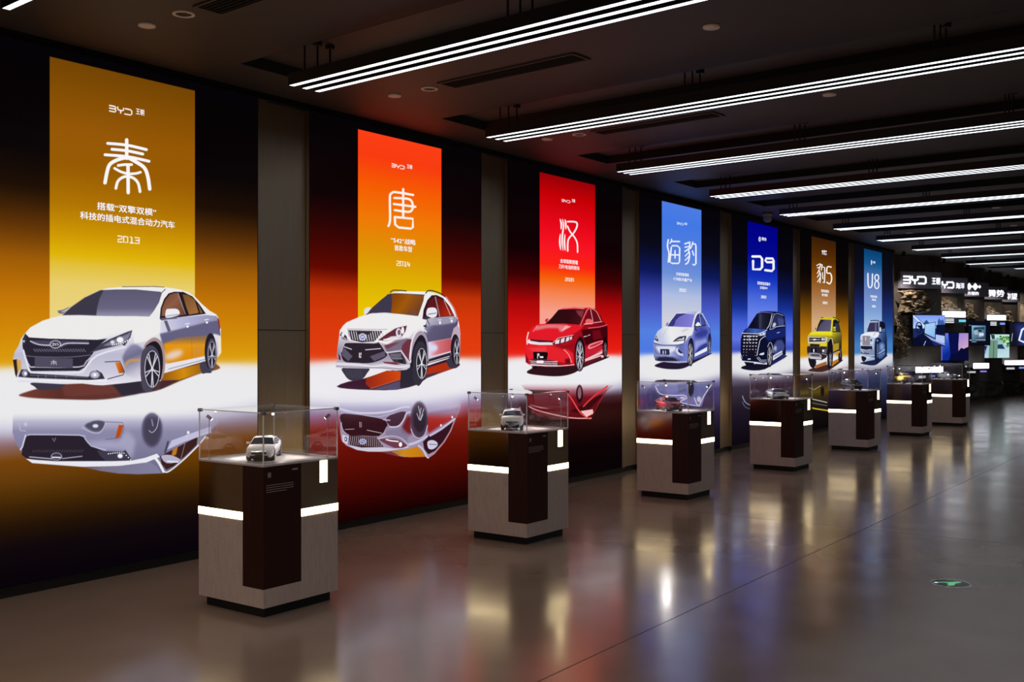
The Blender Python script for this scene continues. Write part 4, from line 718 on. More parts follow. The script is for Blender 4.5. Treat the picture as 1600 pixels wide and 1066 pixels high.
def floor_mat():
    m, nt, out = mat_new('polished_floor'); b = nn(nt, 'ShaderNodeBsdfPrincipled'); nt.links.new(b.outputs[0], out.inputs[0])
    tc = nn(nt, 'ShaderNodeTexCoord')
    n1 = nn(nt, 'ShaderNodeTexNoise'); n1.inputs['Scale'].default_value = .9; n1.inputs['Detail'].default_value = 8; nt.links.new(tc.outputs['Object'], n1.inputs['Vector'])
    r1 = nn(nt, 'ShaderNodeValToRGB'); r1.color_ramp.elements[0].position = .35; r1.color_ramp.elements[1].position = .7
    r1.color_ramp.elements[0].color = (.27, .185, .140, 1); r1.color_ramp.elements[1].color = (.34, .240, .188, 1); nt.links.new(n1.outputs['Fac'], r1.inputs[0])
    n0 = nn(nt, 'ShaderNodeTexNoise'); n0.inputs['Scale'].default_value = 160; nt.links.new(tc.outputs['Object'], n0.inputs['Vector'])
    mx = nn(nt, 'ShaderNodeMix'); mx.data_type = 'RGBA'; mx.blend_type = 'MULTIPLY'; mx.inputs[0].default_value = .12
    nt.links.new(r1.outputs[0], mx.inputs[6]); nt.links.new(n0.outputs['Fac'], mx.inputs[7]); nt.links.new(mx.outputs[2], b.inputs['Base Color'])
    n2 = nn(nt, 'ShaderNodeTexNoise'); n2.inputs['Scale'].default_value = 2.2; n2.inputs['Detail'].default_value = 4; nt.links.new(tc.outputs['Object'], n2.inputs['Vector'])
    mr = nn(nt, 'ShaderNodeMapRange'); mr.inputs[1].default_value = .3; mr.inputs[2].default_value = .7; mr.inputs[3].default_value = .15; mr.inputs[4].default_value = .21
    nt.links.new(n2.outputs['Fac'], mr.inputs[0]); nt.links.new(mr.outputs[0], b.inputs['Roughness'])
    mp = nn(nt, 'ShaderNodeMapping'); mp.inputs['Rotation'].default_value = (0, 0, YAW); mp.inputs['Scale'].default_value = (.9, 2.0, 1); nt.links.new(tc.outputs['Object'], mp.inputs[0])
    n3 = nn(nt, 'ShaderNodeTexNoise'); n3.inputs['Scale'].default_value = 1.0; n3.inputs['Detail'].default_value = 0; nt.links.new(mp.outputs[0], n3.inputs['Vector'])
    bp = nn(nt, 'ShaderNodeBump'); bp.inputs['Strength'].default_value = .16; bp.inputs['Distance'].default_value = .02; nt.links.new(n3.outputs['Fac'], bp.inputs['Height']); nt.links.new(bp.outputs[0], b.inputs['Normal'])
    b.inputs['IOR'].default_value = 1.9; b.inputs['Specular IOR Level'].default_value = .8
    return m
M['floor'] = floor_mat()
M['joint'] = pbr('floor_joint', (.03, .025, .022), .5)

# ------------------------------------------------------------------ room shell
CZ = 3.67
XL, XR, YB, YF = -8.3, 8.0, -6.5, 44.0
tag(MB().box(XL, YB, -.12, XR, YF, 0).build('floor', M['floor']), kind='structure')
fl = bpy.data.objects['floor']
MB().box(-2.872, -2, -.002, -2.866, 40, .0006).build('expansion_joint', M['joint'], fl)
for y in (2.2, 9.4, 16.6, 23.8):
    MB().box(-6.5, y, -.002, 7.9, y+.005, .0006).build('expansion_joint', M['joint'], fl)
# ceiling with one skewed slot per light line
SK = -.085
LY = [5.12+2.302*(k-1) for k in range(0, 13)]           # front edge of each light line at X = -5.56
def ysk(y, x): return y+SK*(x+5.56)
SX0, SX1 = -6.04, 7.2
slots = [(y-.06, y+.60, SX0 if y < 24 else SX0) for y in LY]
slots[-2] = (slots[-2][0], slots[-2][1], -5.4)
c = MB()
def strip(x0, x1, ya, yb, za, zb):
    """slab between two skewed lines (ya, yb may be None = room edge)"""
    A = lambda y, x, lim: lim if y is None else ysk(y, x)
    p = [(x0, A(ya, x0, YB)), (x1, A(ya, x1, YB)), (x1, A(yb, x1, YF)), (x0, A(yb, x0, YF))]
    c.prism(p, za, zb)
prev = None
for a, b, x0 in slots:
    strip(XL, XR, prev, a, CZ, CZ+.16)
    strip(XL, x0, a, b, CZ, CZ+.16); strip(SX1, XR, a, b, CZ, CZ+.16)
    prev = b
strip(XL, XR, prev, None, CZ, CZ+.16)
ceil = tag(c.build('ceiling', M['ceiling']), kind='structure')
for a, b, x0 in slots:                                   # black-sided pocket over each slot
    p = MB(); 
    q = [(x0-.004, ysk(a, x0)-.004), (SX1, ysk(a, SX1)-.004), (SX1, ysk(b, SX1)+.004), (x0-.004, ysk(b, x0)+.004)]
    r = [(x0+.004, ysk(a, x0)+.006), (SX1-.004, ysk(a, SX1)+.006), (SX1-.004, ysk(b, SX1)-.006), (x0+.004, ysk(b, x0)-.006)]
    vs = [(x, y, CZ+.001) for x, y in r]+[(x, y, CZ+.085) for x, y in r]
    fs = [(0, 4, 5, 1), (1, 5, 6, 2), (2, 6, 7, 3), (3, 7, 4, 0)]
    p.add(vs, fs); p.build('slot_side', M['slot'], ceil)
    MB().prism(r, CZ+.085, CZ+.10).build('slot_top', M['ceiling'], ceil)
# other walls
def wall(name, *a, mat='wall'): return tag(MB().box(*a).build(name, M[mat]), kind='structure')
wall('wall_right', XR, YB-.15, 0, XR+.15, YF+.15, CZ+.2, mat='farwall')
wall('wall_front', XL, YB-.15, 0, XR, YB, CZ+.2, mat='farwall')
wall('wall_back', XL, YF, 0, XR, YF+.15, CZ+.2)
wl = wall('wall_left', XL-.15, YB, 0, XL, YF, CZ+.2)
wm = tag(MB().box(-8.3, YB, 0, -6.69, 23.80, CZ).build('wall_display', M['wall']), kind='structure')
tag(MB().box(-6.689, YB, CZ-.05, -6.585, 23.80, CZ-.001).build('trim_1', M['black']), kind='structure')
# cladding panels: a flush narrow strip then a set-back panel, in every gap
gaps = [(BOXES[k][1], BOXES[k+1][0]) for k in range(6)]
bb = MB()
for a, b in gaps:
    fw = min(.09, (b-a)*.28)
    for z0, z1 in ((.062, 1.747), (1.753, CZ-.052)):
        MB().box(-6.689, a+.004, z0, -6.602, a+fw, z1).build('cladding_strip', M['clad'], wm)
        MB().box(-6.689, a+fw+.002, z0, -6.642, b-.004, z1).build('cladding_panel', M['clad'], wm)
    bb.box(-6.689, a, 0, -6.604, a+fw+.004, .058); bb.box(-6.689, a+fw+.004, 0, -6.648, b, .058)
MB().box(-6.689, 23.712, .062, -6.602, 23.80, CZ-.052).build('cladding_strip', M['clad'], wm)
MB().box(-6.689, YB, .062, -6.64, 3.29, CZ-.052).build('cladding_panel', M['clad'], wm)
for Y0, Y1, _, _ in BOXES: bb.box(-6.689, Y0, 0, -6.604, Y1, .055)
bb.box(-6.689, 23.708, 0, -6.604, 23.80, .055); bb.box(-6.689, YB, 0, -6.64, 3.30, .055)
tag(bb.build('baseboard_left', M['black']), kind='structure')

# ------------------------------------------------------------------ backlit posters
POSTER_LABEL = ['amber backlit poster of a white sedan, nearest the camera', 'orange and yellow backlit poster of a white off-roader with roof rails',
    'red backlit poster of a red sedan', 'pale blue backlit poster of a silver-blue sedan', 'deep blue backlit poster of a dark tall van',
    'brown backlit poster of a yellow boxy off-roader', 'teal-blue backlit poster of a grey boxy off-roader, last in the row']
def byd(A, x, y, w, h, col=(250, 248, 250), lw=None):
    """the three-letter word mark, drawn along the wall's perspective"""
    def f(a, b):
        X = x+a*w; return (X, 534.7-(534.7-(y+b*h))*(1972-X)/(1972-x))
    A.crop(0, 0, 1); lw = lw or h*.22
    L = lambda pts: A.line([f(*p) for p in pts], col, lw)
    L([(0, 0), (.24, 0), (.29, .18), (.24, .42)]); L([(0, .48), (.25, .48)]); L([(.25, .5), (.29, .75), (.25, 1), (0, 1)])
    L([(.37, 0), (.37, .35), (.42, .5), (.58, .5), (.63, .35), (.63, 0)]); L([(.5, .5), (.5, 1)])
    L([(.71, 0), (.92, 0), (1, .2), (1, .8), (.92, 1), (.68, 1)])
DIG = {'0': [[(0, 0), (1, 0), (1, 1), (0, 1), (0, 0)]], '1': [[(.25, 0), (.6, 0), (.6, 1)], [(.2, 1), (1, 1)]], '2': [[(0, 0), (1, 0), (1, .42), (0, .62), (0, 1), (1, 1)]], '3': [[(0, 0), (1, 0), (1, 1), (0, 1)], [(.2, .48), (1, .48)]], '4': [[(.1, 0), (0, .66), (1, .66)], [(.75, .2), (.75, 1)]]}
def year(A, s, x0, x1, yc, h, lw):
    A.crop(0, 0, 1); n = len(s); p = (x1-x0)/n
    for i, c in enumerate(s):
        for seg in DIG[c]:
            pts = []
            for a, b in seg:
                X = x0+i*p+(.08+a*.70)*p; pts.append((X, 534.7-(534.7-(yc-h/2+b*h))*(1972-X)/(1972-(x0+x1)/2)))
            A.line(pts, (248, 246, 248), lw)
YEARS = [('2013', 183.5, 219.5, 374, 9, 1.9), ('2014', 619.5, 641.5, 411.7, 6.6, 1.4), ('2020', 882.8, 897, 436.6, 4.6, 1.05), ('2022', 1061.3, 1072.3, 453.2, 4.0, .9), ('2022', 1189.2, 1197.6, 463.9, 3.6, .85), ('2023', 1285.6, 1292.8, 473, 3.2, .8), ('2023', 1362.7, 1368.3, 478.6, 2.8, .7)]
def poster_texts(k):
    T = []
    if k == 0: T = [('王朝', 212, 224.8, 175, 9.5), ('搭载“双擎双模”', 151.5, 243.5, 327, 11.5), ('科技的插电式混合动力汽车', 125, 272.5, 344, 11.5)]
    if k == 1: T = [('王朝', 635.5, 643.5, 260.5, 6.5), ('“542”战略', 610.5, 649, 377, 8.5), ('首款车型', 616, 643.6, 388.6, 8.5)]
    if k == 2: T = [('王朝', 893, 898, 313.7, 5), ('全球首款搭载', 874.8, 902.6, 409, 6.5), ('刀片电池的轿车', 872.7, 905.2, 417.8, 6.5)]
    if k == 3: T = [('海洋', 1069, 1073.4, 350, 4), ('全球首款搭载', 1056, 1076, 429, 5), ('CTB技术量产车', 1052, 1081, 437, 5.2)]
    if k == 4: T = [('腾势', 1190, 1197.3, 373.8, 5), ('首款新能源豪华', 1183, 1203.3, 443.3, 5), ('全场景MPV', 1187, 1199, 450, 4.5)]
    if k == 5: T = [('方程豹', 1284, 1291.3, 396.8, 3), ('首款新能源硬派', 1282.7, 1295, 455, 4.5), ('豪华越野', 1284, 1293, 461.2, 4.3)]
    if k == 6: T = [('仰望', 1363.8, 1367.4, 410, 3.8), ('新能源硬派越野', 1359.8, 1370.2, 463.5, 3.8), ('领航者', 1362, 1368.6, 468.6, 3.5)]
    return T
_orig = build_box_art
def build_box_art2(k):
    """adds the maker's marks to the painted picture"""
    global box_art
    keep = {}
    base = box_art
    def grab(j):
        keep['A'] = base(j); return keep['A']
    globals()['box_art'] = grab
    img = _orig(k); globals()['box_art'] = base; A = keep['A']
    if k == 0: byd(A, 171, 163.5, 35, 8.6, lw=2.0)
    if k == 1: byd(A, 612.3, 254.8, 19.5, 5.0, lw=1.3)
    if k == 2: byd(A, 877.8, 310.5, 13, 3.6, lw=.95)
    if k == 3: byd(A, 1057.8, 346.6, 9.6, 3, lw=.8)
    A.crop(0, 0, 1); Wc = (248, 248, 252); year(A, *YEARS[k])
    if k == 4: A.ell(1187, 373.2, 1.9, 4.0, Wc, ring=.8); A.line([(1187, 370.5), (1187, 376)], Wc, .9)
    if k == 5:
        for i, r in ((0, 2.3), (1, 2.3), (2, 1.5)):
            x = 1285.3+i*2.7; A.poly([(x-1.5, 392.3), (x, 392.3-r), (x+1.5, 392.6), (x, 392.6+r)], Wc)
    if k == 6: A.line([(1361.7, 406.8), (1361.7, 412.8)], Wc, 1.4); A.line([(1361.2, 409.8), (1363, 409.8)], Wc, .9)
    return A.img
for k, (Y0, Y1, b0, b1) in enumerate(BOXES):
    t = empty('poster_lightbox', (-6.6, (Y0+Y1)/2, BOX_Z0)); yc = (Y0+Y1)/2
    tag(t, POSTER_LABEL[k], 'poster', 'backlit car posters along the left wall')
    m = picture('poster_print', build_box_art2(k), POSTER_POWER)
    h = BOX_Z1-BOX_Z0; hw = (Y1-Y0)/2
    quad_uv('printed_face', [(0, -hw+.006, 0), (0, hw-.006, 0), (0, hw-.006, h-.006), (0, -hw+.006, h-.006)], m, t)
    f = MB(); f.box(-.085, -hw, 0, -.002, hw, h-.0)
    f.build('box_body', M['clad'], t)
    e = MB()
    e.box(-.002, -hw, 0, .002, -hw+.006, h); e.box(-.002, hw-.006, 0, .002, hw, h); e.box(-.002, -hw+.006, h-.006, .002, hw-.006, h); e.box(-.002, -hw+.006, -.001, .002, hw-.006, .005)
    e.build('edge_frame', M['frame'], t)
    for s, x0, x1, yy, hp in poster_texts(k):
        Ya, _ = wall_pt(x0, 500); Yb, _ = wall_pt(x1, 500); xm = (x0+x1)/2; _, zt = wall_pt(xm, yy-hp/2); _, zb = wall_pt(xm, yy+hp/2)
        text_later('lettering', s, (0, (Ya+Yb)/2-yc, (zt+zb)/2-BOX_Z0), (0, 1, 0), (0, 0, 1), (1, 0, 0), Yb-Ya, zt-zb, M['white'], t, off=.018, depth=.003)
# ------------------------------------------------------------------ ceiling fittings
def light_line(y, x0, label, x1=6.9, tail=False):
    t = empty('linear_light', (x0, ysk(y, x0), 3.45)); t.rotation_euler = (0, 0, math.atan(SK)); L = (x1-x0)
    tag(t, label, 'ceiling light', 'triple light lines hanging across the ceiling')
    for i in range(3):
        y0 = i*.113; h = MB(); xo = 0
        h.box(xo, y0, .006, L, y0+.052, .082); h.box(xo, y0, 0, L, y0+.005, .006); h.box(xo, y0+.047, 0, L, y0+.052, .006); h.box(xo, y0, 0, xo+.005, y0+.052, .006)
        o = h.build('housing', M['housing'], t)
        MB().box(xo+.006, y0+.006, .0005, L, y0+.046, .006).build('diffuser', M['strip'], o)
    for q in range(7):
        X = .15+1.85*q
        if X > L-.1: break
        for i in range(3):
            y0 = i*.113+.026; r = MB().tube((X, y0, .08), (X, y0, .303), .007, 8).build('hanging_rod', M['housing'], t)
            MB().lathe([(.0, .276), (.030, .276), (.034, .284), (.034, .304), (0, .304)], 12, Matrix.Translation((X, y0, 0))).build('ceiling_cap', M['housing'], r)
    return t
ORD = ['crossing the top left corner', 'left end above the first poster gap', 'left end just left of the third poster',
       'left end above the fourth poster', 'fifth from the camera', 'sixth from the camera', 'seventh from the camera', 'eighth from the camera', 'ninth from the camera', 'tenth from the camera', 'eleventh from the camera', 'last but one, above the sign boards', 'farthest of them all']
for k, y in enumerate(LY):
    x0 = -5.56
    if k == 11: x0 = -4.95
    if k == 12: x0 = -4.4
    light_line(y, x0, 'triple white light line hung from rods, '+ORD[k])

def ceil_pt(x, y, z=3.67):
    u, v = (x-CX0)/FPX, (HY0-y)/FPX; d = (z-CAM_H)/v; return ((CS*u-SN)*d, (SN*u+CS)*d)
names = {0: 'above the first poster', 1: 'above the second poster', 2: 'above the third poster'}
def disc(X, Y, label, r=.055):
    t = empty('ceiling_speaker', (X, Y, 3.67)); tag(t, label, 'ceiling speaker', 'pale round discs in the ceiling')
    MB().lathe([(0, -.010), (r*.82, -.010), (r*.9, -.006)], 24).build('grille', M['disc'], t, True)
    MB().lathe([(r*.9, -.006), (r*.97, -.012), (r, -.006), (r, 0)], 24).build('rim', M['disc'], t, True)
def ring(X, Y, label, r=.068):
    t = empty('recessed_spotlight', (X, Y, 3.67)); tag(t, label, 'spotlight', 'recessed spotlights with pale rings')
    MB().lathe([(r*.72, -.004), (r*.78, -.010), (r, -.008), (r, 0)], 28).build('trim_ring', M['disc'], t, True)
    MB().lathe([(0, -.0015), (r*.5, -.0015), (r*.74, -.004)], 28).build('reflector', M['black'], t, True)
for i, y in enumerate((4.13, 6.48, 8.74)):
    disc(-5.78, y, 'small pale round disc in the ceiling '+names[i]+', beside a ring-shaped spotlight')
    ring(-5.40, y-.01, 'recessed round spotlight with pale ring in the ceiling '+names[i])
for i in range(9):
    y = 4.12+2.32*i
    ld = bpy.data.lights.new('downlight_beam', 'SPOT'); ld.energy = DOWN_POWER*(1 if i < 3 else .5); ld.spot_size = math.radians(104); ld.spot_blend = 1.0; ld.shadow_soft_size = .05; ld.color = (1, .90, .80)
    lo = bpy.data.objects.new('downlight_beam', ld); COL.objects.link(lo); lo.location = (-5.40, y, 3.655)
    if i >= 3:  # past the third ring both beam and dark fitting are added for light
        t = empty('recessed_spotlight', (-5.40, y, 3.67)); tag(t, 'added dark spotlight in the ceiling strip along the posters, '+('fourth', 'fifth', 'sixth', 'seventh', 'eighth', 'ninth')[i-3]+' from camera', 'spotlight', 'added dark spotlights')
        MB().lathe([(.045, -.003), (.05, -.007), (.062, -.006), (.062, 0)], 20).build('trim_ring', M['black'], t, True)
disc(-2.87, 6.24, 'pale round disc near the top edge between the second and third light lines')
disc(-2.87, 8.50, 'pale round disc just below the third light line')
for i, (x, y) in enumerate(((1557, 324), (1421, 364), (1584, 352), (1387, 366.8))):
    X, Y = ceil_pt(x, y); disc(X, Y, ['far pale ceiling disc near the right edge, highest there', 'far pale ceiling disc above the eighth light line', 'far pale ceiling disc near the right edge, lowest there', 'far pale ceiling disc beside the left end of the eighth light line'][i], .06)
for i, y in enumerate((4.10, 6.40, 8.70)):
    t = empty('air_vent', (-4.56, y, 3.67)); t.rotation_euler = (0, 0, math.atan(SK)); tag(t, 'long dark slot air vent in the ceiling, '+['nearest the camera, cut by the top edge', 'between the second and third light lines', 'just before the fourth light line'][i], 'vent', 'slot air vents')
    f = MB(); L, w = .66, .105
    f.box(-L, -w, -.012, L, -w+.018, 0); f.box(-L, w-.018, -.012, L, w, 0); f.box(-L, -w+.018, -.012, -L+.018, w-.018, 0); f.box(L-.018, -w+.018, -.012, L, w-.018, 0)
    f.build('vent_frame', M['ceiling'], t)
    MB().box(-L+.018, -w+.018, -.0015, L-.018, w-.018, 0).build('vent_throat', M['black'], t)
    for j in range(5):
        yy = -.065+.0325*j; MB().box(-L+.018, yy-.003, -.011, L-.018, yy+.003, -.002).build('slat', M['slot'], t)
# dome camera hanging at the ceiling edge
X, Y = -6.30, 0
u = (1199-CX0)/FPX; d = -X/(SN-CS*u); Y = (SN*u+CS)*d
t = empty('security_camera', (X, Y, 3.67)); tag(t, 'small white dome security camera on the ceiling edge above the deep blue poster', 'camera')
MB().lathe([(.0, -.005), (.075, -.005), (.085, -.02), (.085, -.04), (.06, -.055)], 24).build('base_cap', pbr('camera_white', (.42, .42, .45), .35), t, True)
MB().lathe([(.07, -.05), (.072, -.08), (.06, -.12), (.035, -.14), (0, -.147)], 24).build('dome', pbr('camera_dome', (.30, .30, .34), .15), t, True)
# ------------------------------------------------------------------ model cars
def car_mats(body, rough=.18, metal=.1):
    return pbr('car_paint', body, rough, metal, coat=1.0)
M['carglass'] = pbr('model_car_glass', (.02, .02, .025), .05, spec=1.0)
M['lamp'] = pbr('model_lamp', (.75, .75, .78), .1, spec=1.0)
M['rim'] = pbr('model_rim', (.55, .55, .57), .2, metal=1.0)
M['plast'] = pbr('model_dark_plastic', (.02, .02, .022), .35)
KIND = {
 # x along length (0 = nose): (z bonnet/belt line, roof z or None, half width), all as fractions
 'sedan': dict(L=.392, W=.150, H=.122, belt=[(0, .40), (.03, .50), (.10, .58), (.28, .66), (.60, .68), (.88, .74), (.97, .70), (1, .46)], roof=[(.27, .66), (.42, .965), (.52, 1.0), (.66, .97), (.86, .735)], base=.17),
 'suv': dict(L=.392, W=.158, H=.142, belt=[(0, .42), (.03, .54), (.10, .62), (.25, .68), (.60, .70), (.95, .70), (1, .48)], roof=[(.23, .68), (.37, .95), (.50, 1.0), (.82, .97), (.97, .72)], base=.22),
 'sport': dict(L=.40, W=.168, H=.106, belt=[(0, .34), (.03, .44), (.12, .54), (.30, .66), (.60, .70), (.90, .76), (.98, .70), (1, .45)], roof=[(.26, .63), (.44, .96), (.54, 1.0), (.68, .94), (.90, .76)], base=.14),
 'van': dict(L=.41, W=.156, H=.150, belt=[(0, .40), (.03, .55), (.08, .60), (.18, .64), (.55, .66), (.97, .66), (1, .46)], roof=[(.15, .64), (.34, .96), (.50, 1.0), (.90, .98), (.985, .68)], base=.16),
 'boxy': dict(L=.385, W=.164, H=.158, belt=[(0, .46), (.02, .62), (.10, .66), (.30, .68), (.60, .69), (.97, .69), (1, .52)], roof=[(.30, .68), (.38, .95), (.50, 1.0), (.92, .99), (.98, .70)], base=.27),
}
def lerp_tab(tab, x):
    for (a, p), (b, q) in zip(tab, tab[1:]):
        if x <= b: return p+(q-p)*max(0, (x-a))/(b-a)
    return tab[-1][1]
def model_car(kind, paint, loc, heading, label, scale=1.0, roofcol=None, rails=False):
    K = KIND[kind]; L, Wd, H = K['L'], K['W'], K['H']; t = empty('model_car', loc, heading); t.scale = (scale,)*3
    tag(t, label, 'model car', 'model cars inside the glass cases')
    # nose points to local +x
    xs = sorted(set([0, .02, .05, .10, .16, .22, .28, .34, .40, .46, .52, .58, .64, .70, .76, .82, .88, .93, .97, 1.0])); rows = []
    r0, r1 = K['roof'][0][0], K['roof'][-1][0]
    for x in xs:
        pl = 1-.16*max(0, (.10-x)/.10)**2-.10*max(0, (x-.90)/.10)**2; w = Wd/2*pl
        zb = K['base']*H*(1+.25*max(0, (.06-x)/.06)+.3*max(0, (x-.94)/.06)); zt = lerp_tab(K['belt'], x)*H; zr = zt
        if r0 < x < r1: zr = max(zt, lerp_tab(K['roof'], x)*H)
        k = min(1, (zr-zt)/(H*.3)) if zr > zt else 0
        wr = w*(.93-.17*k); X = L/2-x*L
        half = [(0, zb), (w*.86, zb), (w*.98, zb+(zt-zb)*.25), (w, zb+(zt-zb)*.62), (w*.95, zt-.001), (w*.90 if k else w*.80, zt+.0015), (wr*.98 if k else w*.62, zr-.004*k+.0018), (wr*.80 if k else w*.4, zr+.002), (0, zr+.0035)]
        rows.append([(X, y, z) for y, z in half]+[(X, -y, z) for y, z in half[-2:0:-1]])
    n = len(rows[0]); b = MB(); vs = [p for r in rows for p in r]; fs = []
    for i in range(len(rows)-1):
        for j in range(n): fs.append((i*n+j, i*n+(j+1) % n, (i+1)*n+(j+1) % n, (i+1)*n+j))
    fs += [tuple(range(n)), tuple((len(rows)-1)*n+j for j in range(n))[::-1]]
    b.add(vs, fs); body = b.build('body', paint, t, True)
    md = body.modifiers.new('e', 'EDGE_SPLIT'); md.split_angle = math.radians(50)
    # glass: windscreen, rear window, side windows set just proud of the cabin
    idx = {x: i for i, x in enumerate(xs)}
    def cab(x):   # belt and roof points at station x
        i = min(range(len(xs)), key=lambda q: abs(xs[q]-x)); return rows[i]
    cabin = [i for i, x in enumerate(xs) if r0-.001 <= x <= r1+.001]
    def P(i, j, out=.0012):
        p = Vector(rows[i][j]); d = Vector((0, (1 if p.y > 0 else -1) if abs(p.y) > 1e-6 else 0, .35)); return p+d.normalized()*out
    for sgn in (1, -1):
        g = MB(); ids = [i for i in cabin if lerp_tab(K['roof'], xs[i])-lerp_tab(K['belt'], xs[i]) > .06]
        vv = []
        for i in ids:
            lo = P(i, 5); hi = P(i, 6); lo2 = lo.lerp(hi, .06); hi2 = lo.lerp(hi, .88)
            vv += [(lo2.x, sgn*abs(lo2.y), lo2.z), (hi2.x, sgn*abs(hi2.y), hi2.z)]
        g.add(vv, [((2*q, 2*q+2, 2*q+3, 2*q+1) if sgn > 0 else (2*q, 2*q+1, 2*q+3, 2*q+2)) for q in range(len(ids)-1)]); g.build('side_window', M['carglass'], t)
        for x in (.50,):
            i = min(ids, key=lambda q: abs(xs[q]-x)); lo, hi = P(i, 5, .002), P(i, 6, .002)
            MB().add([(lo.x+.003, sgn*abs(lo.y), lo.z), (lo.x-.003, sgn*abs(lo.y), lo.z), (hi.x-.003, sgn*abs(hi.y), hi.z), (hi.x+.003, sgn*abs(hi.y), hi.z)], [(0, 1, 2, 3)]).build('window_post', M['plast'], t)
    def sheet(name, xa, xb, up=.0016):
        ya = lerp_tab(K['belt'], xa)*H if xa in (r0, r1) else 0
        pts = []
        for x in np.linspace(xa, xb, 5):
            z = max(lerp_tab(K['roof'], x), lerp_tab(K['belt'], x))*H+.0035; kk = min(1, max(0, (lerp_tab(K['roof'], x)-lerp_tab(K['belt'], x)))/.3); w = Wd/2*(.90-.24*kk)
            pts.append((L/2-x*L, w, z-.001)); pts.append((L/2-x*L, 0, z+up)); pts.append((L/2-x*L, -w, z-.001))
        f = []
        for i in range(4): f += [(3*i, 3*i+1, 3*i+4, 3*i+3), (3*i+1, 3*i+2, 3*i+5, 3*i+4)]
        g = MB(); g.add(pts, f); g.build(name, M['carglass'], t)
    ra = [p[0] for p in K['roof']]
    sheet('windscreen', ra[0]+.01, ra[1]-.012); sheet('rear_window', ra[-2]+.02, ra[-1]-.02)
    # wheels
    rw = .031 if kind in ('sedan', 'sport') else .035 if kind != 'boxy' else .038
    for fx in (.19, .80):
        for sgn in (1, -1):
            c = (L/2-fx*L, sgn*(Wd/2-.009), rw)
            Mx = Matrix.Translation(c) @ Matrix.Rotation(math.pi/2*(-sgn), 4, 'X')
            MB().lathe([(rw*1.12, -.013), (rw*1.12, .0075), (0, .0075)], 20, Matrix.Translation((0, 0, rw*.14)) @ Mx).build('wheel_arch', M['plast'], t)
            w = MB().lathe([(0, -.012), (rw*.9, -.012), (rw, -.008), (rw, .007), (rw*.93, .0105), (rw*.68, .0105)], 22, Mx).build('wheel', M['rubber'], t, True)
            g = MB(); g.lathe([(rw*.70, .0105), (rw*.66, .0112), (rw*.60, .009)], 20, Mx); g.lathe([(0, .0115), (rw*.16, .011), (rw*.18, .008)], 12, Mx)
            for q in range(5):
                a = 2*math.pi*q/5+.3; R2 = Mx @ Matrix.Rotation(a, 4, 'Z'); g.box(rw*.1, -.0022, .0085, rw*.64, .0022, .0112, R2)
            g.build('rim', M['rim'], w)
    # nose and tail details
    zf = lerp_tab(K['belt'], .03)*H; hx = L/2
    gb = K['base']*H
    if kind in ('sedan', 'suv', 'van', 'boxy'):
        MB().box(hx-.006, -Wd*.27, gb+(zf-gb)*.50, hx+.0022, Wd*.27, gb+(zf-gb)*.80).build('grille', M['plast'], t)
        g = MB(); 
        for q in range(3): g.box(hx+.0022, -Wd*.25, gb+(zf-gb)*(.55+.08*q), hx+.0034, Wd*.25, gb+(zf-gb)*(.57+.08*q))
        g.build('grille_bar', M['rim'], t)
    MB().box(hx-.006, -Wd*.33, gb+(zf-gb)*.06, hx+.0012, Wd*.33, gb+(zf-gb)*.32).build('lower_intake', M['plast'], t)
    MB().box(hx+.0022, -.021, gb+(zf-gb)*.34, hx+.004, .021, gb+(zf-gb)*.47).build('number_plate', M['plast'], t)
    for sgn in (1, -1):
        y0, y1 = sgn*Wd*.26, sgn*Wd*.455
        pts = [(hx+.001, y0, zf*.93), (hx-.014, y1, zf*.99), (hx-.012, y1, zf*.86), (hx+.0015, y0, zf*.84)]
        q = [(x-.012, y, z) for x, y, z in pts]
        MB().add(pts+q, [(0, 1, 2, 3), (4, 7, 6, 5), (0, 4, 5, 1), (3, 2, 6, 7), (0, 3, 7, 4), (1, 5, 6, 2)]).build('headlamp', M['lamp'], t)
        xm = hx-(r0+.06)*L; zm = lerp_tab(K['belt'], r0+.06)*H+.006
        mm = MB(); mm.box(xm-.006, min(sgn*Wd*.46, sgn*Wd*.58), zm, xm+.006, max(sgn*Wd*.46, sgn*Wd*.58), zm+.011); mm.build('wing_mirror', paint, t, bevel=.002)
        MB().box(-hx-.001, min(sgn*Wd*.28, sgn*Wd*.44), H*.56, -hx+.012, max(sgn*Wd*.28, sgn*Wd*.44), H*.62).build('tail_lamp', M['tail'], t)
        if rails:
            MB().box(hx-.85*L, sgn*Wd*.33-.002, H+.001, hx-.42*L, sgn*Wd*.33+.002, H+.007).build('roof_rail', M['rim'], t)
        MB().box(-hx+.10*L, sgn*Wd*.475-.002, gb-.003, hx-.12*L, sgn*Wd*.475+.002, gb+.004).build('side_sill', M['plast'], t)
    MB().box(-hx+.03, -Wd*.38, gb*.62, hx-.02, Wd*.38, gb+.004).build('underbody', M['plast'], t)
    if roofcol:
        z = H+.0040; MB().box(hx-.84*L, -Wd*.30, z-.001, hx-.44*L, Wd*.30, z+.0012).build('roof_panel', roofcol, t)
    return t
M['tail'] = pbr('tail_lamp_red', (.5, .02, .02), .2)

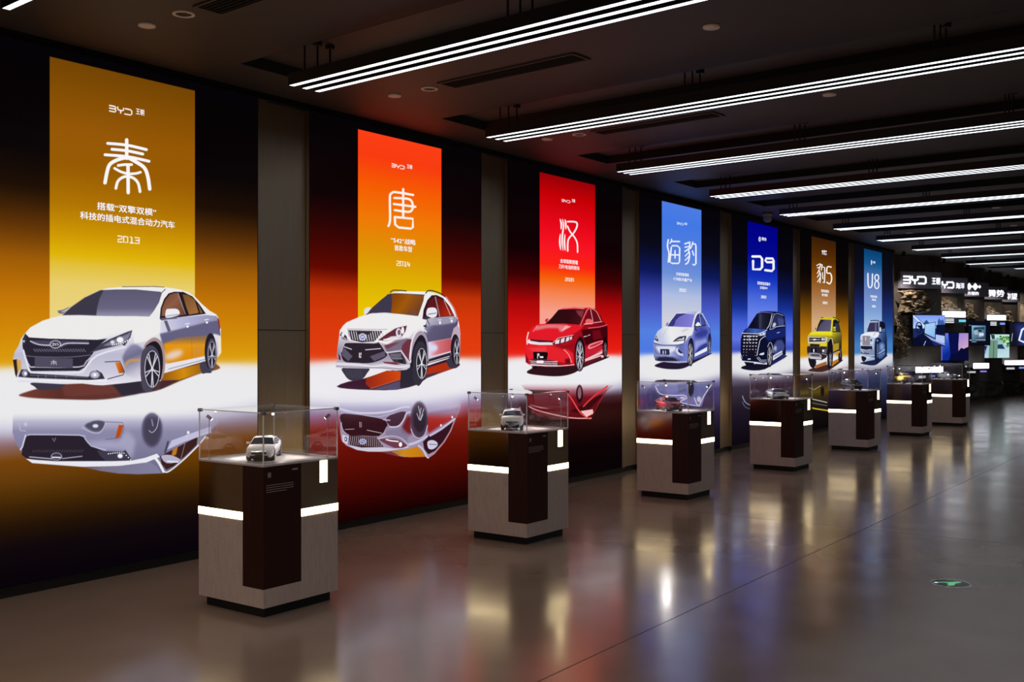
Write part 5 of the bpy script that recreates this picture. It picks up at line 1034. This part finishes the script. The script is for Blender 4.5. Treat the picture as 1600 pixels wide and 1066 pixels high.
# ------------------------------------------------------------------ pedestals
S = .61
NEAR = [(-4.842, 4.263), (-4.857, 7.046), (-4.862, 10.01), (-4.842, 13.027), (-4.843, 16.097), (-4.822, 19.13), (-4.785, 21.95)]
ORDN = ['nearest the camera', 'second from the camera', 'third from the camera', 'fourth from the camera', 'fifth from the camera', 'sixth from the camera', 'farthest from the camera']
INSIDE = ['a white sedan model', 'a white off-roader model with roof rails', 'a dark red sedan model', 'a silver sports car model', 'a black van model', 'a yellow and black boxy model', 'a black and silver sedan model']
PED_MARK = ['秦', '唐', '汉', '海豹', 'D9', '豹5', 'U8']
def edge_bar(x0, y0, z0, x1, y1, z1, r=.0028):
    return MB().box(min(x0, x1)-r, min(y0, y1)-r, min(z0, z1)-r, max(x0, x1)+r, max(y0, y1)+r, max(z0, z1)+r)
for k, (nx, ny) in enumerate(NEAR):
    yaw = math.radians(-1.0); h = S/2
    R = Matrix.Rotation(yaw, 2); cx, cy = -h, h
    off = (cx*math.cos(yaw)-cy*math.sin(yaw), cx*math.sin(yaw)+cy*math.cos(yaw)); c0 = (nx+off[0], ny+off[1])
    t = empty('display_pedestal', (c0[0], c0[1], 0), yaw)
    tag(t, 'grey pedestal, '+ORDN[k]+', under '+INSIDE[k], 'pedestal', 'display pedestals in a row before the posters')
    MB().box(-h+.035, -h+.035, 0, h-.035, h-.035, .066).build('plinth', M['black'], t)
    zt, z1, z2 = .905, .5735, .6207
    a, b, zc = .187, .299, .1756       # wood corner: width on the left face, on the right face, foot height
    # laminate body with an L-shaped recess for the wood corner
    g = MB(); g.box(-h, -h, .063, h, h, zc)
    g.prism([(-h, -h), (h-a, -h), (h-a, -h+b), (h, -h+b), (h, h), (-h, h)], zc, z1)
    g.build('laminate_body', M['stone'], t)
    g = MB(); g.prism([(-h+.004, -h+.004), (h-a, -h+.004), (h-a, -h+b), (h-.004, -h+b), (h-.004, h-.004), (-h+.004, h-.004)], z1, z2); g.build('band_core', M['black'], t)
    for q in ([(-h-.002, -h-.002), (h-a-.001, -h-.002), (h-a-.001, -h+.004), (-h-.002, -h+.004)], [(h-.004, -h+b+.001), (h+.002, -h+b+.001), (h+.002, h+.002), (h-.004, h+.002)],
              [(-h-.002, -h+.004), (-h+.004, -h+.004), (-h+.004, h-.004), (-h-.002, h-.004)], [(-h-.002, h-.004), (h-.004, h-.004), (h-.004, h+.002), (-h-.002, h+.002)]):
        MB().prism(q, z1+.001, z2-.001).build('light_band', M['band'], t)
    g = MB(); g.prism([(-h+.001, -h+.001), (h-a, -h+.001), (h-a, -h+b), (h-.001, -h+b), (h-.001, h-.001), (-h+.001, h-.001)], z2, zt); g.build('bronze_collar', M['bronze'], t)
    MB().box(h-a+.0005, -h-.001, zc+.0005, h+.001, -h+b-.0005, zt).build('wood_corner', M['wood'], t)
    MB().box(h-.002, -h+.458, .766, h+.004, -h+.516, .903).build('light_slot', M['band'], t)
    MB().box(-h, -h, zt, h, h, zt+.010).build('top_plate', M['top'], t)
    # print on the wood corner, facing the aisle
    text_later('lettering', PED_MARK[k], (h+.001, -h+.045, .855), (0, 1, 0), (0, 0, 1), (1, 0, 0), .030 if len(PED_MARK[k]) == 1 else .045, .034, M['print'], t, depth=.001)
    g = MB()
    for i, (w0, w1) in enumerate(((.022, .235), (.022, .235), (.022, .235), (.022, .19))):
        x = w0
        while x < w1-.01:
            ww = random.uniform(.012, .035); ww = min(ww, w1-x); g.box(h+.001, -h+x, .792-i*.0135, h+.0022, -h+x+ww, .7955-i*.0135); x += ww+.003
    g.build('caption_lines', M['print'], t)
    MB().box(h+.001, -h+.225, .868, h+.002, -h+.270, .878).build('caption_mark', M['print'], t)
    # acrylic case: a thing of its own, standing on the pedestal
    c = empty('glass_case', (c0[0], c0[1], .915), yaw); Hc = .316; th = .006
    tag(c, 'clear acrylic case over '+INSIDE[k]+', '+ORDN[k], 'glass case', 'clear acrylic cases on the pedestals')
    for (x0, y0, x1, y1) in ((-h, -h, h, -h+th), (-h, h-th, h, h), (-h, -h+th, -h+th, h-th), (h-th, -h+th, h, h-th)):
        MB().box(x0, y0, .0005, x1, y1, Hc-th).build('side_sheet', M['acryl'], c)
    MB().box(-h, -h, Hc-th, h, h, Hc).build('top_sheet', M['acryl'], c)
    for sx in (-1, 1):
        for sy in (-1, 1):
            edge_bar(sx*(h-.003), sy*(h-.003), .003, sx*(h-.003), sy*(h-.003), Hc-.012).build('upright_edge', M['edge'], c)
            MB().box(sx*(h-.006)-.012, sy*(h-.006)-.012, Hc-.016, sx*(h-.006)+.012, sy*(h-.006)+.012, Hc+.004).build('corner_clip', M['conn'], c, bevel=.002)
    for s_ in (-1, 1):
        edge_bar(-h+.02, s_*(h-.003), Hc-.003, h-.02, s_*(h-.003), Hc-.003).build('top_edge', M['edge'], c)
        edge_bar(s_*(h-.003), -h+.02, Hc-.003, s_*(h-.003), h-.02, Hc-.003).build('top_edge', M['edge'], c)
        edge_bar(-h+.006, s_*(h-.003), .0035, h-.006, s_*(h-.003), .0035, .002).build('foot_edge', M['edge'], c)
        edge_bar(s_*(h-.003), -h+.006, .0035, s_*(h-.003), h-.006, .0035, .002).build('foot_edge', M['edge'], c)
    # stem spotlights at three inner corners
    for (sx, sy, hh) in ((-1, -1, .262), (1, 1, .262), (-1, 1, .268)):
        px, py = sx*(h-.045), sy*(h-.045)
        st0 = t; wx = c0[0]+px*math.cos(yaw)-py*math.sin(yaw); wy = c0[1]+px*math.sin(yaw)+py*math.cos(yaw)
        t = empty('case_spotlight', (wx, wy, .915), yaw); cn = {(-1, -1): 'left', (1, 1): 'right', (-1, 1): 'rear'}[(sx, sy)]
        tag(t, 'thin chrome stem spotlight in the '+cn+' corner of the case '+ORDN[k], 'spotlight', 'stem spotlights inside the glass cases')
        st = MB(); st.lathe([(0, .001), (.014, .001), (.014, .004), (.004, .007)], 12); st.tube((0, 0, .003), (0, 0, hh), .0022, 8)
        st = st.build('stem', M['chrome'], t)
        d = Vector((-sx*.30, -sy*.30, -.34)).normalized(); p0 = Vector((0, 0, hh)); 
        hd = MB().tube(p0-d*.018, p0+d*.020, .0105, 14).build('lamp_head', M['chrome'], t)
        MB().tube(p0+d*.0202, p0+d*.0215, .0085, 14).build('lens', M['lens'] if 'lens' in M else M.setdefault('lens', emis('spot_lens', (1, .95, .9), 9.0, False)), hd)
        ld = bpy.data.lights.new('spot_beam', 'SPOT'); ld.energy = SPOT_POWER; ld.spot_size = math.radians(74); ld.spot_blend = .9; ld.shadow_soft_size = .012; ld.color = (1, .94, .88)
        lo = bpy.data.objects.new('spot_beam', ld); COL.objects.link(lo); lo.parent = t; lo.location = p0+d*.024; lo.rotation_euler = d.to_track_quat('-Z', 'Y').to_euler(); t = st0
PW = car_mats((.80, .79, .80)); PRD = car_mats((.28, .012, .016), .15, .3); PS = car_mats((.55, .57, .62), .18, .6); PK = car_mats((.012, .012, .014), .1); PY = car_mats((.62, .42, .10), .25); PK2 = car_mats((.07, .075, .09), .12)
deg = math.radians
def ped_c(k, dx=0, dy=0): return (NEAR[k][0]-.305+dx, NEAR[k][1]+.305+dy, .915)
model_car('sedan', PW, ped_c(0, -.02, -.01), deg(-50), 'small white sedan model in the case nearest the camera', 1.13)
model_car('suv', PW, ped_c(1, -.04, -.02), deg(-56), 'small white off-roader model with roof rails in the second case', 1.16, rails=True)
model_car('sedan', PRD, ped_c(2, -.06, -.03), deg(-42), 'small dark red sedan model in the third case', 1.18)
model_car('sport', PS, ped_c(3, -.04, -.02), deg(-52), 'small silver sports car model in the fourth case', 1.18)
model_car('van', PK, ped_c(4, -.04, 0), deg(-46), 'small glossy black van model in the fifth case', 1.06)
model_car('boxy', PY, ped_c(5, -.08, -.02), deg(-50), 'small yellow and black boxy off-roader model in the sixth case', 1.14, roofcol=M['plast'], rails=True)
model_car('sedan', PK2, ped_c(6, -.03, 0), deg(-22), 'small black and silver sedan model in the farthest case', 1.2, roofcol=M['chrome'])
# round evacuation marker set into the floor
X, Y = -1.735, 7.62
t = empty('floor_exit_marker', (X, Y, 0)); tag(t, 'round glass exit marker with green running figure set in the floor at lower right', 'floor sign')
MB().lathe([(.118, .0005), (.120, .004), (.130, .004), (.134, .0005)], 40).build('metal_ring', M['chrome'], t, True)
MB().lathe([(0, .0022), (.118, .0022), (.1185, .0005)], 40).build('dark_disc', pbr('marker_black', (.012, .014, .016), .12), t)
GR = emis('marker_green', s2l((120, 205, 150))[:3], .75, False); Rz = Matrix.Rotation(YAW, 4, 'Z')
g = MB()
g.prism([(-.015, .03), (.075, .05), (.085, .02), (.03, -.005), (.0, -.06), (-.05, -.07), (-.02, -.01), (-.03, .02)], .0026, .0032, Rz)
g.prism([(-.075, .035), (-.02, .045), (-.015, .028), (-.075, .02)], .0026, .0032, Rz); g.build('green_figure', GR, t)
g = MB(); g.prism([(-.105, .03), (-.08, .04), (-.078, .015), (-.10, .01)], .0026, .0032, Rz); g.build('white_glyph', M['white'], t)
# ------------------------------------------------------------------ far end: saw-tooth feature wall, sign boards, screens, rock reliefs
M['tooth'] = pbr('dark_bronze_plaster', (.10, .084, .072), .55, noise_amt=.5, noise_scale=(2.5, 2.5, 1.2), bump=.4, bump_scale=6, detail=9)
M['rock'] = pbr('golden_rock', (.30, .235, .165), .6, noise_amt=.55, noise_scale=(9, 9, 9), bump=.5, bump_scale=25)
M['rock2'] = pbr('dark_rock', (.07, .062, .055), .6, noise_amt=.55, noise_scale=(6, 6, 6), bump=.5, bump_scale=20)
M['board'] = pbr('sign_board_grey', (.30, .28, .38), .5)
M['bezel'] = pbr('screen_bezel', (.01, .01, .012), .3)
M['lit'] = emis('lit_sign_letters', (.93, .95, 1.0), 1.6)
E_ = Vector((math.sin(math.radians(33.6)), math.cos(math.radians(33.6)), 0)); N_ = Vector((E_.y, -E_.x, 0)); UP = Vector((0, 0, 1))
TR = [Vector((-6.2, 26.3+2.4*i, 0)) for i in range(7)]
for i, r in enumerate(TR):
    s = r-E_*1.95; g = MB()
    g.prism([(s.x, s.y), (r.x, r.y), (XL+.01, r.y+1.2), (XL+.01, s.y)], 0, CZ-.002)
    o = tag(g.build('trim_%d' % (i+2), M['tooth']), kind='structure')
def at_plane(x, y, P0, off=0.0):
    """point on a tooth face seen at photo position (x, y)"""
    u, v = (x-CX0)/FPX, (HY0-y)/FPX; d = Vector((CS*u-SN, SN*u+CS, v)); o = Vector((0, 0, CAM_H)); p = P0+N_*off
    return o+d*((p-o).dot(N_)/d.dot(N_))
def slab(name, mat, i, x0, y0, x1, y1, off, thick, parent=None, org=None):
    a, b = at_plane(x0, y1, TR[i], off), at_plane(x1, y1, TR[i], off); zt = at_plane((x0+x1)/2, y0, TR[i], off).z; zb = (a.z+b.z)/2
    a.z = b.z = zb; w = (b-a).dot(E_); return a, w, zt-zb
def panel(name, i, x0, y0, x1, y1, off, thick, mat, label=None, cat=None, group=None, img=None, kindp='board_body'):
    a, w, h = slab(name, mat, i, x0, y0, x1, y1, off, thick)
    t = empty(name, a, math.atan2(E_.y, E_.x)); tag(t, label, cat, group)
    MB().box(0, 0, 0, w, thick, h).build(kindp, mat, t)       # local x along the face, local -y outwards
    return t, w, h
SIG = [((1407, 425, 1471, 451), 'BYD 王朝', 'first grey sign board of the stepped row, lit word mark and two characters'),
       ((1461, 434, 1512, 458), 'BYD 海洋', 'second grey sign board, half behind the first, lit word mark and two characters'),
       ((1502, 441.5, 1545, 463.5), '方程豹', 'third grey sign board with a lit chain of white diamonds'),
       ((1538, 448, 1574, 468), '腾势', 'fourth grey sign board with two large lit characters'),
       ((1567, 453.5, 1594, 472), '仰望', 'last grey sign board at the right edge with two lit characters')]
def strokes(t, w, h, segs, lw, name='lettering', mat=None):
    g = MB()
    for pts in segs:
        for p, q in zip(pts, pts[1:]):
            a, b = Vector((p[0]*w, -.012, p[1]*h)), Vector((q[0]*w, -.012, q[1]*h)); d = (b-a).normalized(); n = Vector((-d.z, 0, d.x))*lw/2; a2, b2 = a-d*lw/2, b+d*lw/2
            g.add([tuple(v+Vector((0, yy, 0))) for yy in (0, .012) for v in (a2-n, b2-n, b2+n, a2+n)], [(0, 1, 2, 3), (0, 4, 5, 1), (1, 5, 6, 2), (2, 6, 7, 3), (3, 7, 4, 0)])
    g.build(name, mat or M['lit'], t)
def mark3(x0, x1, y0, y1):
    f = lambda a, b: (x0+(x1-x0)*a, y0+(y1-y0)*b)
    S3 = [[(0, 1), (.26, 1), (.29, .8), (.26, .55)], [(0, .5), (.27, .5)], [(.26, .45), (.29, .2), (.26, 0), (0, 0)], [(.37, 1), (.37, .6), (.42, .5), (.58, .5), (.63, .6), (.63, 1)], [(.5, .5), (.5, 0)], [(.71, 1), (.94, 1), (1, .8), (1, .2), (.94, 0), (.68, 0)]]
    return [[f(a, b) for a, b in s] for s in S3]
for i, ((x0, y0, x1, y1), s, lab) in enumerate(SIG):
    t, w, h = panel('sign_board', i, x0, y0, x1, y1, .10, .09, M['board'], lab, 'sign', 'stepped sign boards at the far end')
    if i == 0:
        strokes(t, w, h, mark3(.08, .61, .30, .70), h*.09); text_later('lettering', '王朝', (w*.86, -.004, h*.47), (1, 0, 0), (0, 0, 1), (0, -1, 0), w*.20, h*.42, M['lit'], t, depth=.004)
    elif i == 1:
        strokes(t, w, h, mark3(.02, .56, .34, .70), h*.09); text_later('lettering', '海洋', (w*.76, -.004, h*.48), (1, 0, 0), (0, 0, 1), (0, -1, 0), w*.26, h*.38, M['lit'], t, depth=.004)
    elif i == 2:
        g = MB()
        for cx_, r in ((.28, .22), (.50, .22), (.66, .10)):
            rr = r*h*1.15; X = cx_*w; Z = .70*h
            g.add([(X-rr, -.012, Z), (X, -.012, Z-rr), (X+rr, -.012, Z), (X, -.012, Z+rr), (X-rr, 0, Z), (X, 0, Z-rr), (X+rr, 0, Z), (X, 0, Z+rr)], [(0, 1, 2, 3), (0, 4, 5, 1), (1, 5, 6, 2), (2, 6, 7, 3), (3, 7, 4, 0)])
        g.box(.38*w, -.012, .66*h, .62*w, 0, .74*h); g.build('diamond_mark', M['lit'], t)
        text_later('lettering', s, (w*.42, -.004, h*.22), (1, 0, 0), (0, 0, 1), (0, -1, 0), w*.40, h*.24, M['lit'], t, depth=.004)
    else:
        text_later('lettering', s, (w*(.5 if i == 3 else .45), -.004, h*.48), (1, 0, 0), (0, 0, 1), (0, -1, 0), w*.72, h*.52, M['lit'], t, depth=.004)
# pictures on the screens
def art_plain(w, h): return Art(w, h, lambda x, y: (x, y))
def scr_cockpit():
    A = art_plain(300, 300); A.crop(0, 0, 1); A.img[:] = np.array((28, 40, 90))/255
    A.poly([(0, 0), (300, 0), (300, 130), (0, 130)], grad=(0, 0, 0, 130, [(0, (120, 150, 235)), (1, (175, 205, 250))])); A.poly([(90, 90), (110, 60), (125, 45), (150, 75), (165, 95)], (50, 80, 130)); A.poly([(230, 60), (245, 25), (262, 55), (280, 35), (298, 80), (298, 100), (230, 95)], (60, 90, 160))
    A.line([(0, 5), (115, 120)], (225, 235, 250), 12); A.line([(10, 0), (120, 100)], (40, 60, 120), 3); A.ell(55, 120, 32, 55, (14, 20, 50), ring=10); A.poly([(30, 100), (80, 100), (90, 180), (40, 200), (10, 300), (200, 300), (130, 190), (100, 170)], (10, 16, 48))
    A.poly([(110, 85), (212, 62), (208, 232), (103, 180)], (20, 30, 60)); A.poly([(114, 90), (208, 68), (204, 224), (108, 176)], grad=(110, 90, 205, 220, [(0, (170, 205, 240)), (1, (130, 180, 235))]))
    A.poly([(216, 95), (300, 90), (300, 195), (216, 185)], (12, 18, 52)); A.poly([(100, 185), (210, 240), (300, 285), (300, 300), (250, 280), (170, 245)], (150, 160, 220)); A.poly([(212, 190), (298, 205), (298, 280), (212, 250)], (175, 195, 240)); A.line([(100, 300), (118, 255)], (235, 240, 250), 4); A.poly([(0, 225), (60, 215), (90, 300), (0, 300)], (8, 12, 40))
    return A.img
def scr_night():
    A = art_plain(280, 260); A.crop(0, 0, 1); A.img[:] = np.array((10, 18, 90))/255
    A.poly([(0, 0), (90, 0), (110, 260), (0, 260)], grad=(0, 0, 110, 180, [(0, (150, 140, 215)), (.5, (50, 90, 200)), (1, (10, 40, 140))]), blur=2); A.poly([(180, 0), (280, 0), (280, 150), (185, 170)], grad=(180, 0, 280, 160, [(0, (150, 130, 210)), (1, (215, 165, 190))]))
    A.poly([(85, 0), (190, 0), (185, 90), (165, 200), (110, 210), (95, 90)], (10, 14, 70)); A.poly([(110, 200), (170, 190), (210, 140), (235, 150), (280, 130), (280, 260), (90, 260)], (8, 10, 50)); A.poly([(0, 0), (28, 0), (28, 260), (0, 260)], (112, 104, 205))
    return A.img
def scr_truck():
    A = art_plain(240, 240); A.crop(0, 0, 1); A.img[:] = np.array((8, 12, 30))/255
    A.poly([(40, 40), (190, 40), (190, 200), (40, 200)], grad=(40, 40, 190, 200, [(0, (150, 190, 215)), (.4, (90, 130, 155)), (1, (40, 62, 84))])); A.poly([(60, 60), (180, 55), (180, 80), (60, 90)], (36, 60, 84)); A.ell(88, 110, 26, 26, (150, 175, 190)); A.poly([(100, 80), (150, 78), (165, 110), (172, 150), (120, 165), (105, 130)], (120, 150, 175)); A.poly([(108, 84), (146, 82), (156, 104), (112, 106)], (24, 36, 60)); A.poly([(120, 120), (170, 118), (170, 140), (122, 146)], (214, 226, 236)); A.poly([(80, 170), (190, 160), (190, 200), (80, 200)], (58, 70, 88))
    for i in range(9): A.line([(84+i*12, 186), (90+i*12, 186)], (190, 200, 210), 6)
    A.line([(20, 190), (34, 190)], (225, 230, 240), 7); A.line([(40, 208), (90, 208)], (190, 195, 205), 4); A.line([(10, 38), (30, 38)], (200, 210, 225), 3)
    return A.img
def scr_lawn():
    A = art_plain(230, 240); A.crop(0, 0, 1); A.img[:] = np.array((190, 220, 222))/255
    for i in range(60): 
        A.ell(120+random.random()*110, 20+random.random()*110, 10, 10, random.choice([(60, 120, 50), (96, 160, 70), (40, 96, 44), (150, 190, 120)]), blur=1)
    A.poly([(0, 240), (0, 100), (40, 60), (90, 40), (150, 55), (200, 120), (230, 150), (230, 240)], grad=(0, 60, 60, 240, [(0, (130, 175, 190)), (1, (185, 215, 225))])); A.poly([(110, 105), (165, 100), (190, 150), (115, 145)], (30, 60, 80)); A.poly([(50, 60), (125, 60), (120, 240), (40, 240)], (112, 146, 128)); A.poly([(60, 0), (95, 5), (98, 45), (72, 48)], (36, 60, 64)); A.line([(88, 70), (84, 240)], (70, 100, 88), 8)
    A.poly([(0, 120), (26, 130), (10, 200), (0, 200)], (110, 110, 205)); A.poly([(0, 115), (30, 120), (10, 170)], (30, 40, 80))
    return A.img
def scr_circuit():
    A = art_plain(230, 250); A.crop(0, 0, 1); A.img[:] = np.array((18, 20, 34))/255
    A.poly([(60, 30), (230, 10), (230, 250), (110, 250)], (40, 56, 130), blur=22, a=.9); A.line([(230, 20), (130, 80), (100, 190), (170, 220), (175, 250)], (225, 232, 252), 22); A.line([(185, 90), (180, 170), (230, 170)], (150, 175, 240), 14); A.line([(30, 120), (20, 200)], (190, 200, 235), 6, blur=1)
    return A.img
SCR = [(0, (1426, 492, 1477, 541), .30, scr_cockpit, 'bright blue wall screen showing a car cockpit with a central display'),
       (1, (1467, 520, 1513.5, 564), .20, scr_night, 'screen showing a blue and pink dusk scene behind the cockpit screen'),
       (2, (1512, 502, 1547.5, 540), .25, scr_truck, 'dark screen showing a small vehicle on a misty road'),
       (3, (1537, 522, 1577.5, 560), .16, scr_lawn, 'screen showing a pale car parked among green trees'),
       (4, (1577, 503, 1612, 541), .25, scr_circuit, 'dark blue screen with a glowing white line figure at the right edge')]
for i, (x0, y0, x1, y1), off, fn, lab in SCR:
    t, w, h = panel('wall_screen', i, x0, y0, x1, y1, off, .05, M['bezel'], lab, 'screen', 'screens on the far feature wall', kindp='screen_body')
    m = picture('screen_picture', fn(), 1.05); b = .012
    quad_uv('picture', [(b, -.0015, b), (w-b, -.0015, b), (w-b, -.0015, h-b), (b, -.0015, h-b)], m, t)
    wb = MB(); wb.box(w*.3, .05, h*.3, w*.7, off, h*.7); wb.build('wall_bracket', M['bezel'], t)
# lit captions: glowing block characters over small info plates (too small in the photo to read)
M['caption'] = emis('lit_caption_white', (.90, .93, 1.0), 6.0); M['teal'] = emis('teal_tab', s2l((110, 215, 230))[:3], 1.0, False); M['violet'] = emis('violet_tab', s2l((150, 130, 230))[:3], 1.0, False); M['blue'] = emis('blue_tab', s2l((130, 150, 235))[:3], 1.0, False)
M['info'] = pbr('info_plate', (.05, .06, .10), .3)
CAP = [(1, (1473.5, 486.5, 1509, 496), 9, (1475, 497, 1510, 506), 'teal', 'glowing caption and plate with a teal tab, right of the cockpit screen'),
       (3, (1543, 492.5, 1572, 500.5), 8, (1546, 502, 1571, 510), 'blue', 'glowing caption and plate with a blue tab, above the pale car screen'),
       (0, (1431.5, 573, 1474, 582.5), 9, (1434, 584, 1462, 592), 'blue', 'glowing caption seen through the last glass cases'),
       (2, (1521.5, 567.5, 1545.5, 576), 6, (1510, 578, 1542.5, 583.5), 'violet', 'glowing caption and plate with a violet tab, low beside the farthest case'),
       (4, (1570.5, 563, 1606, 570.5), 9, (1571, 572, 1603, 578), 'blue', 'glowing caption and plate with a blue tab, low at the right edge')]
for i, (x0, y0, x1, y1), n, (px0, py0, px1, py1), col, lab in CAP:
    a, w, h = slab('', None, i, x0, y0, x1, y1, .36, .02); t = empty('lit_caption', a, math.atan2(E_.y, E_.x)); tag(t, lab, 'sign', 'glowing captions on the far feature wall')
    rnd = random.Random(i+5); cw = w/n
    g = MB(); g.box(0, .02, -.01, w, .355, h*.2); g.build('back_rail', M['bezel'], t)
    g = MB()
    for q in range(n):
        X = q*cw+cw*.06; ww = cw*.86
        for z in (0.02, .28, .54, .80): 
            s0 = rnd.choice((0, 0, .15)); s1 = rnd.choice((1, 1, .8)); g.box(X+ww*s0, 0, h*z, X+ww*s1, .02, h*(z+.16))
        for xx in ((.0, .42, .84) if rnd.random() < .6 else (.1, .7)): g.box(X+ww*xx, .001, h*.02, X+ww*(xx+.15), .019, h*.96)
    g.build('glowing_characters', M['caption'], t)
    a2, w2, h2 = slab('', None, i, px0, py0, px1, py1, .36, .02); d = a2-a; dx, dz = d.dot(E_), d.z
    MB().box(dx, 0, dz, dx+w2, .355, dz+h2).build('info_plate', M['info'], t)
    g = MB()
    for q in range(3 if h2 > .12 else 2): g.box(dx+w2*.05, -.003, dz+h2*(.15+.28*q), dx+w2*.44, 0, dz+h2*(.30+.28*q))
    g.build('info_lines', M['white'], t); MB().box(dx+w2*.66, -.003, dz+h2*.3, dx+w2*.97, 0, dz+h2*.72).build('coloured_tab', M[col], t)
# rock reliefs hugging the tooth faces
def relief(i, x0, y0, x1, y1, mat, label, seed, depth=.34, n=26, amp=1.0, group=None, shape=None, fq=2.6):
    if n > 20: n, fq = n*2.6, 6.5
    a, w, h = slab('', None, i, x0, y0, x1, y1, .0, 0); t = None
    nx, nz = max(8, int(w*n)), max(8, int(h*n)); vs = []; fs = []
    for c in range(nz+1):
        for b in range(nx+1):
            fx, fz = b/nx, c/nz; X, Z = fx*w, fz*h
            ed = min(1, 5*min(fx, 1-fx, fz, 1-fz)) if not shape else shape(fx, fz)
            p = Vector((X*fq+seed*7.1, Z*fq, seed)); v = noise.ridged_multi_fractal(p, .9, 2.2, 5, 1.0, 2.0); v2 = noise.turbulence(p*2.3, 4, True)
            dd = depth*ed*(.12+.34*min(1.8, v)*.8+.55*v2*.6)*amp
            j = noise.noise_vector(p*1.3)*.05*ed
            vs.append((X+j.x, -dd-.005*0+.02, max(.003, Z+j.z)) if a.z+Z < .02 else (X+j.x, -dd+.02, Z+j.z))
    for c in range(nz):
        for b in range(nx): fs.append((c*(nx+1)+b, c*(nx+1)+b+1, (c+1)*(nx+1)+b+1, (c+1)*(nx+1)+b))
    # back plane so the piece is solid
    base = len(vs); vs += [(0, .03, 0), (w, .03, 0), (w, .03, h), (0, .03, h)]
    ring = [b for b in range(nx+1)]+[c*(nx+1)+nx for c in range(1, nz+1)]+[nz*(nx+1)+b for b in range(nx-1, -1, -1)]+[c*(nx+1) for c in range(nz-1, 0, -1)]
    fs.append(tuple(ring[::-1]))
    o = MB(); o.v = vs[:base]; o.f = fs; o = o.build('rock_relief', mat, None, False); o.location = a; o.rotation_euler = (0, 0, math.atan2(E_.y, E_.x))
    tag(o, label, 'rock relief', group or 'carved rock reliefs on the far feature wall'); return o
def blob(fx, fz): 
    return max(0.0, min(1, 3.2*(1-((fx-.42)/.55)**2-((fz-.5)/.5)**2)))
relief(0, 1392, 456, 1446, 490, M['rock'], 'golden twisted rock relief under the first sign board', 1.3, .55, 30, 1.5, shape=lambda x, z: max(0, min(1, 2.6*(1-abs(x-.30)/.72-abs(z-.42)*.75)+.2)))
relief(0, 1392, 494, 1416, 560, M['rock'], 'golden twisted rock relief left of the cockpit screen', 2.9, .36, 26, 1.0, shape=lambda x, z: max(0, min(1, 4*(1-x)*min(1, 8*z+.3)*1.0)))
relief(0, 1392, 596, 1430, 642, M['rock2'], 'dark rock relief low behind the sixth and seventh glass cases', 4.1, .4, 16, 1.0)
for i, (x0, x1) in enumerate(((1459, 1484), (1500, 1522), (1535, 1556), (1563, 1580))):
    relief(i+1, x0, 466+i*7, x1+(14 if i == 0 else 0), (485, 497, 491, 503)[i], M['rock'], ['carved rock patch between the first and second sign boards', 'carved rock patch under the diamond sign board', 'carved rock patch under the two-character sign board', 'carved rock patch under the last sign board'][i], 6+i, .38, 26, 1.1, shape=lambda x, z: max(0, min(1, 3*(1-x*.9-z*.5)*min(1, 5*(1-x)))))
for i, (x0, x1, yb) in enumerate(((1470, 1506, 633), (1506, 1537, 626.5), (1535, 1567, 621), (1566, 1592, 616.5))):
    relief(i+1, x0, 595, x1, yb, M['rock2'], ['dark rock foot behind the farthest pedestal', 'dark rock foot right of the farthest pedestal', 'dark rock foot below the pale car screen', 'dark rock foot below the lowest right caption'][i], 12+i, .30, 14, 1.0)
relief(5, 1593, 474, 1612, 600, M['rock'], 'pale rock column cut by the right frame edge', 20, .5, 16, 1.2)
# small spotlights that graze the reliefs
for i in range(6):
    p = at_plane((1412, 1475, 1512, 1547, 1575, 1600)[i], 470, TR[i], .9); p.z = 3.55
    ld = bpy.data.lights.new('relief_beam', 'SPOT'); ld.energy = (150, 80, 70, 70, 70, 120)[i]; ld.spot_size = math.radians(46); ld.spot_blend = .7; ld.shadow_soft_size = .04; ld.color = (1, .88, .74)
    tt = empty('ceiling_spotlight', (p.x, p.y, CZ)); tag(tt, ['ceiling spotlight before the first sign board', 'ceiling spotlight before the second sign board', 'ceiling spotlight before the diamond sign board', 'ceiling spotlight before the fourth sign board', 'ceiling spotlight before the last sign board', 'ceiling spotlight at the right edge of the feature wall'][i], 'spotlight', 'spotlights over the far feature wall')
    MB().tube((0, 0, -.11), (0, 0, 0), .035, 16).build('lamp_can', M['black'], tt)
    lo = bpy.data.objects.new('relief_beam', ld); COL.objects.link(lo); lo.parent = tt; lo.location = (0, 0, -.13)
    tgt = at_plane((1412, 1472, 1510, 1545, 1573, 1602)[i], 487, TR[i], 0); lo.rotation_euler = (tgt-Vector((p.x, p.y, CZ-.13))).to_track_quat('-Z', 'Y').to_euler()
flush_texts()
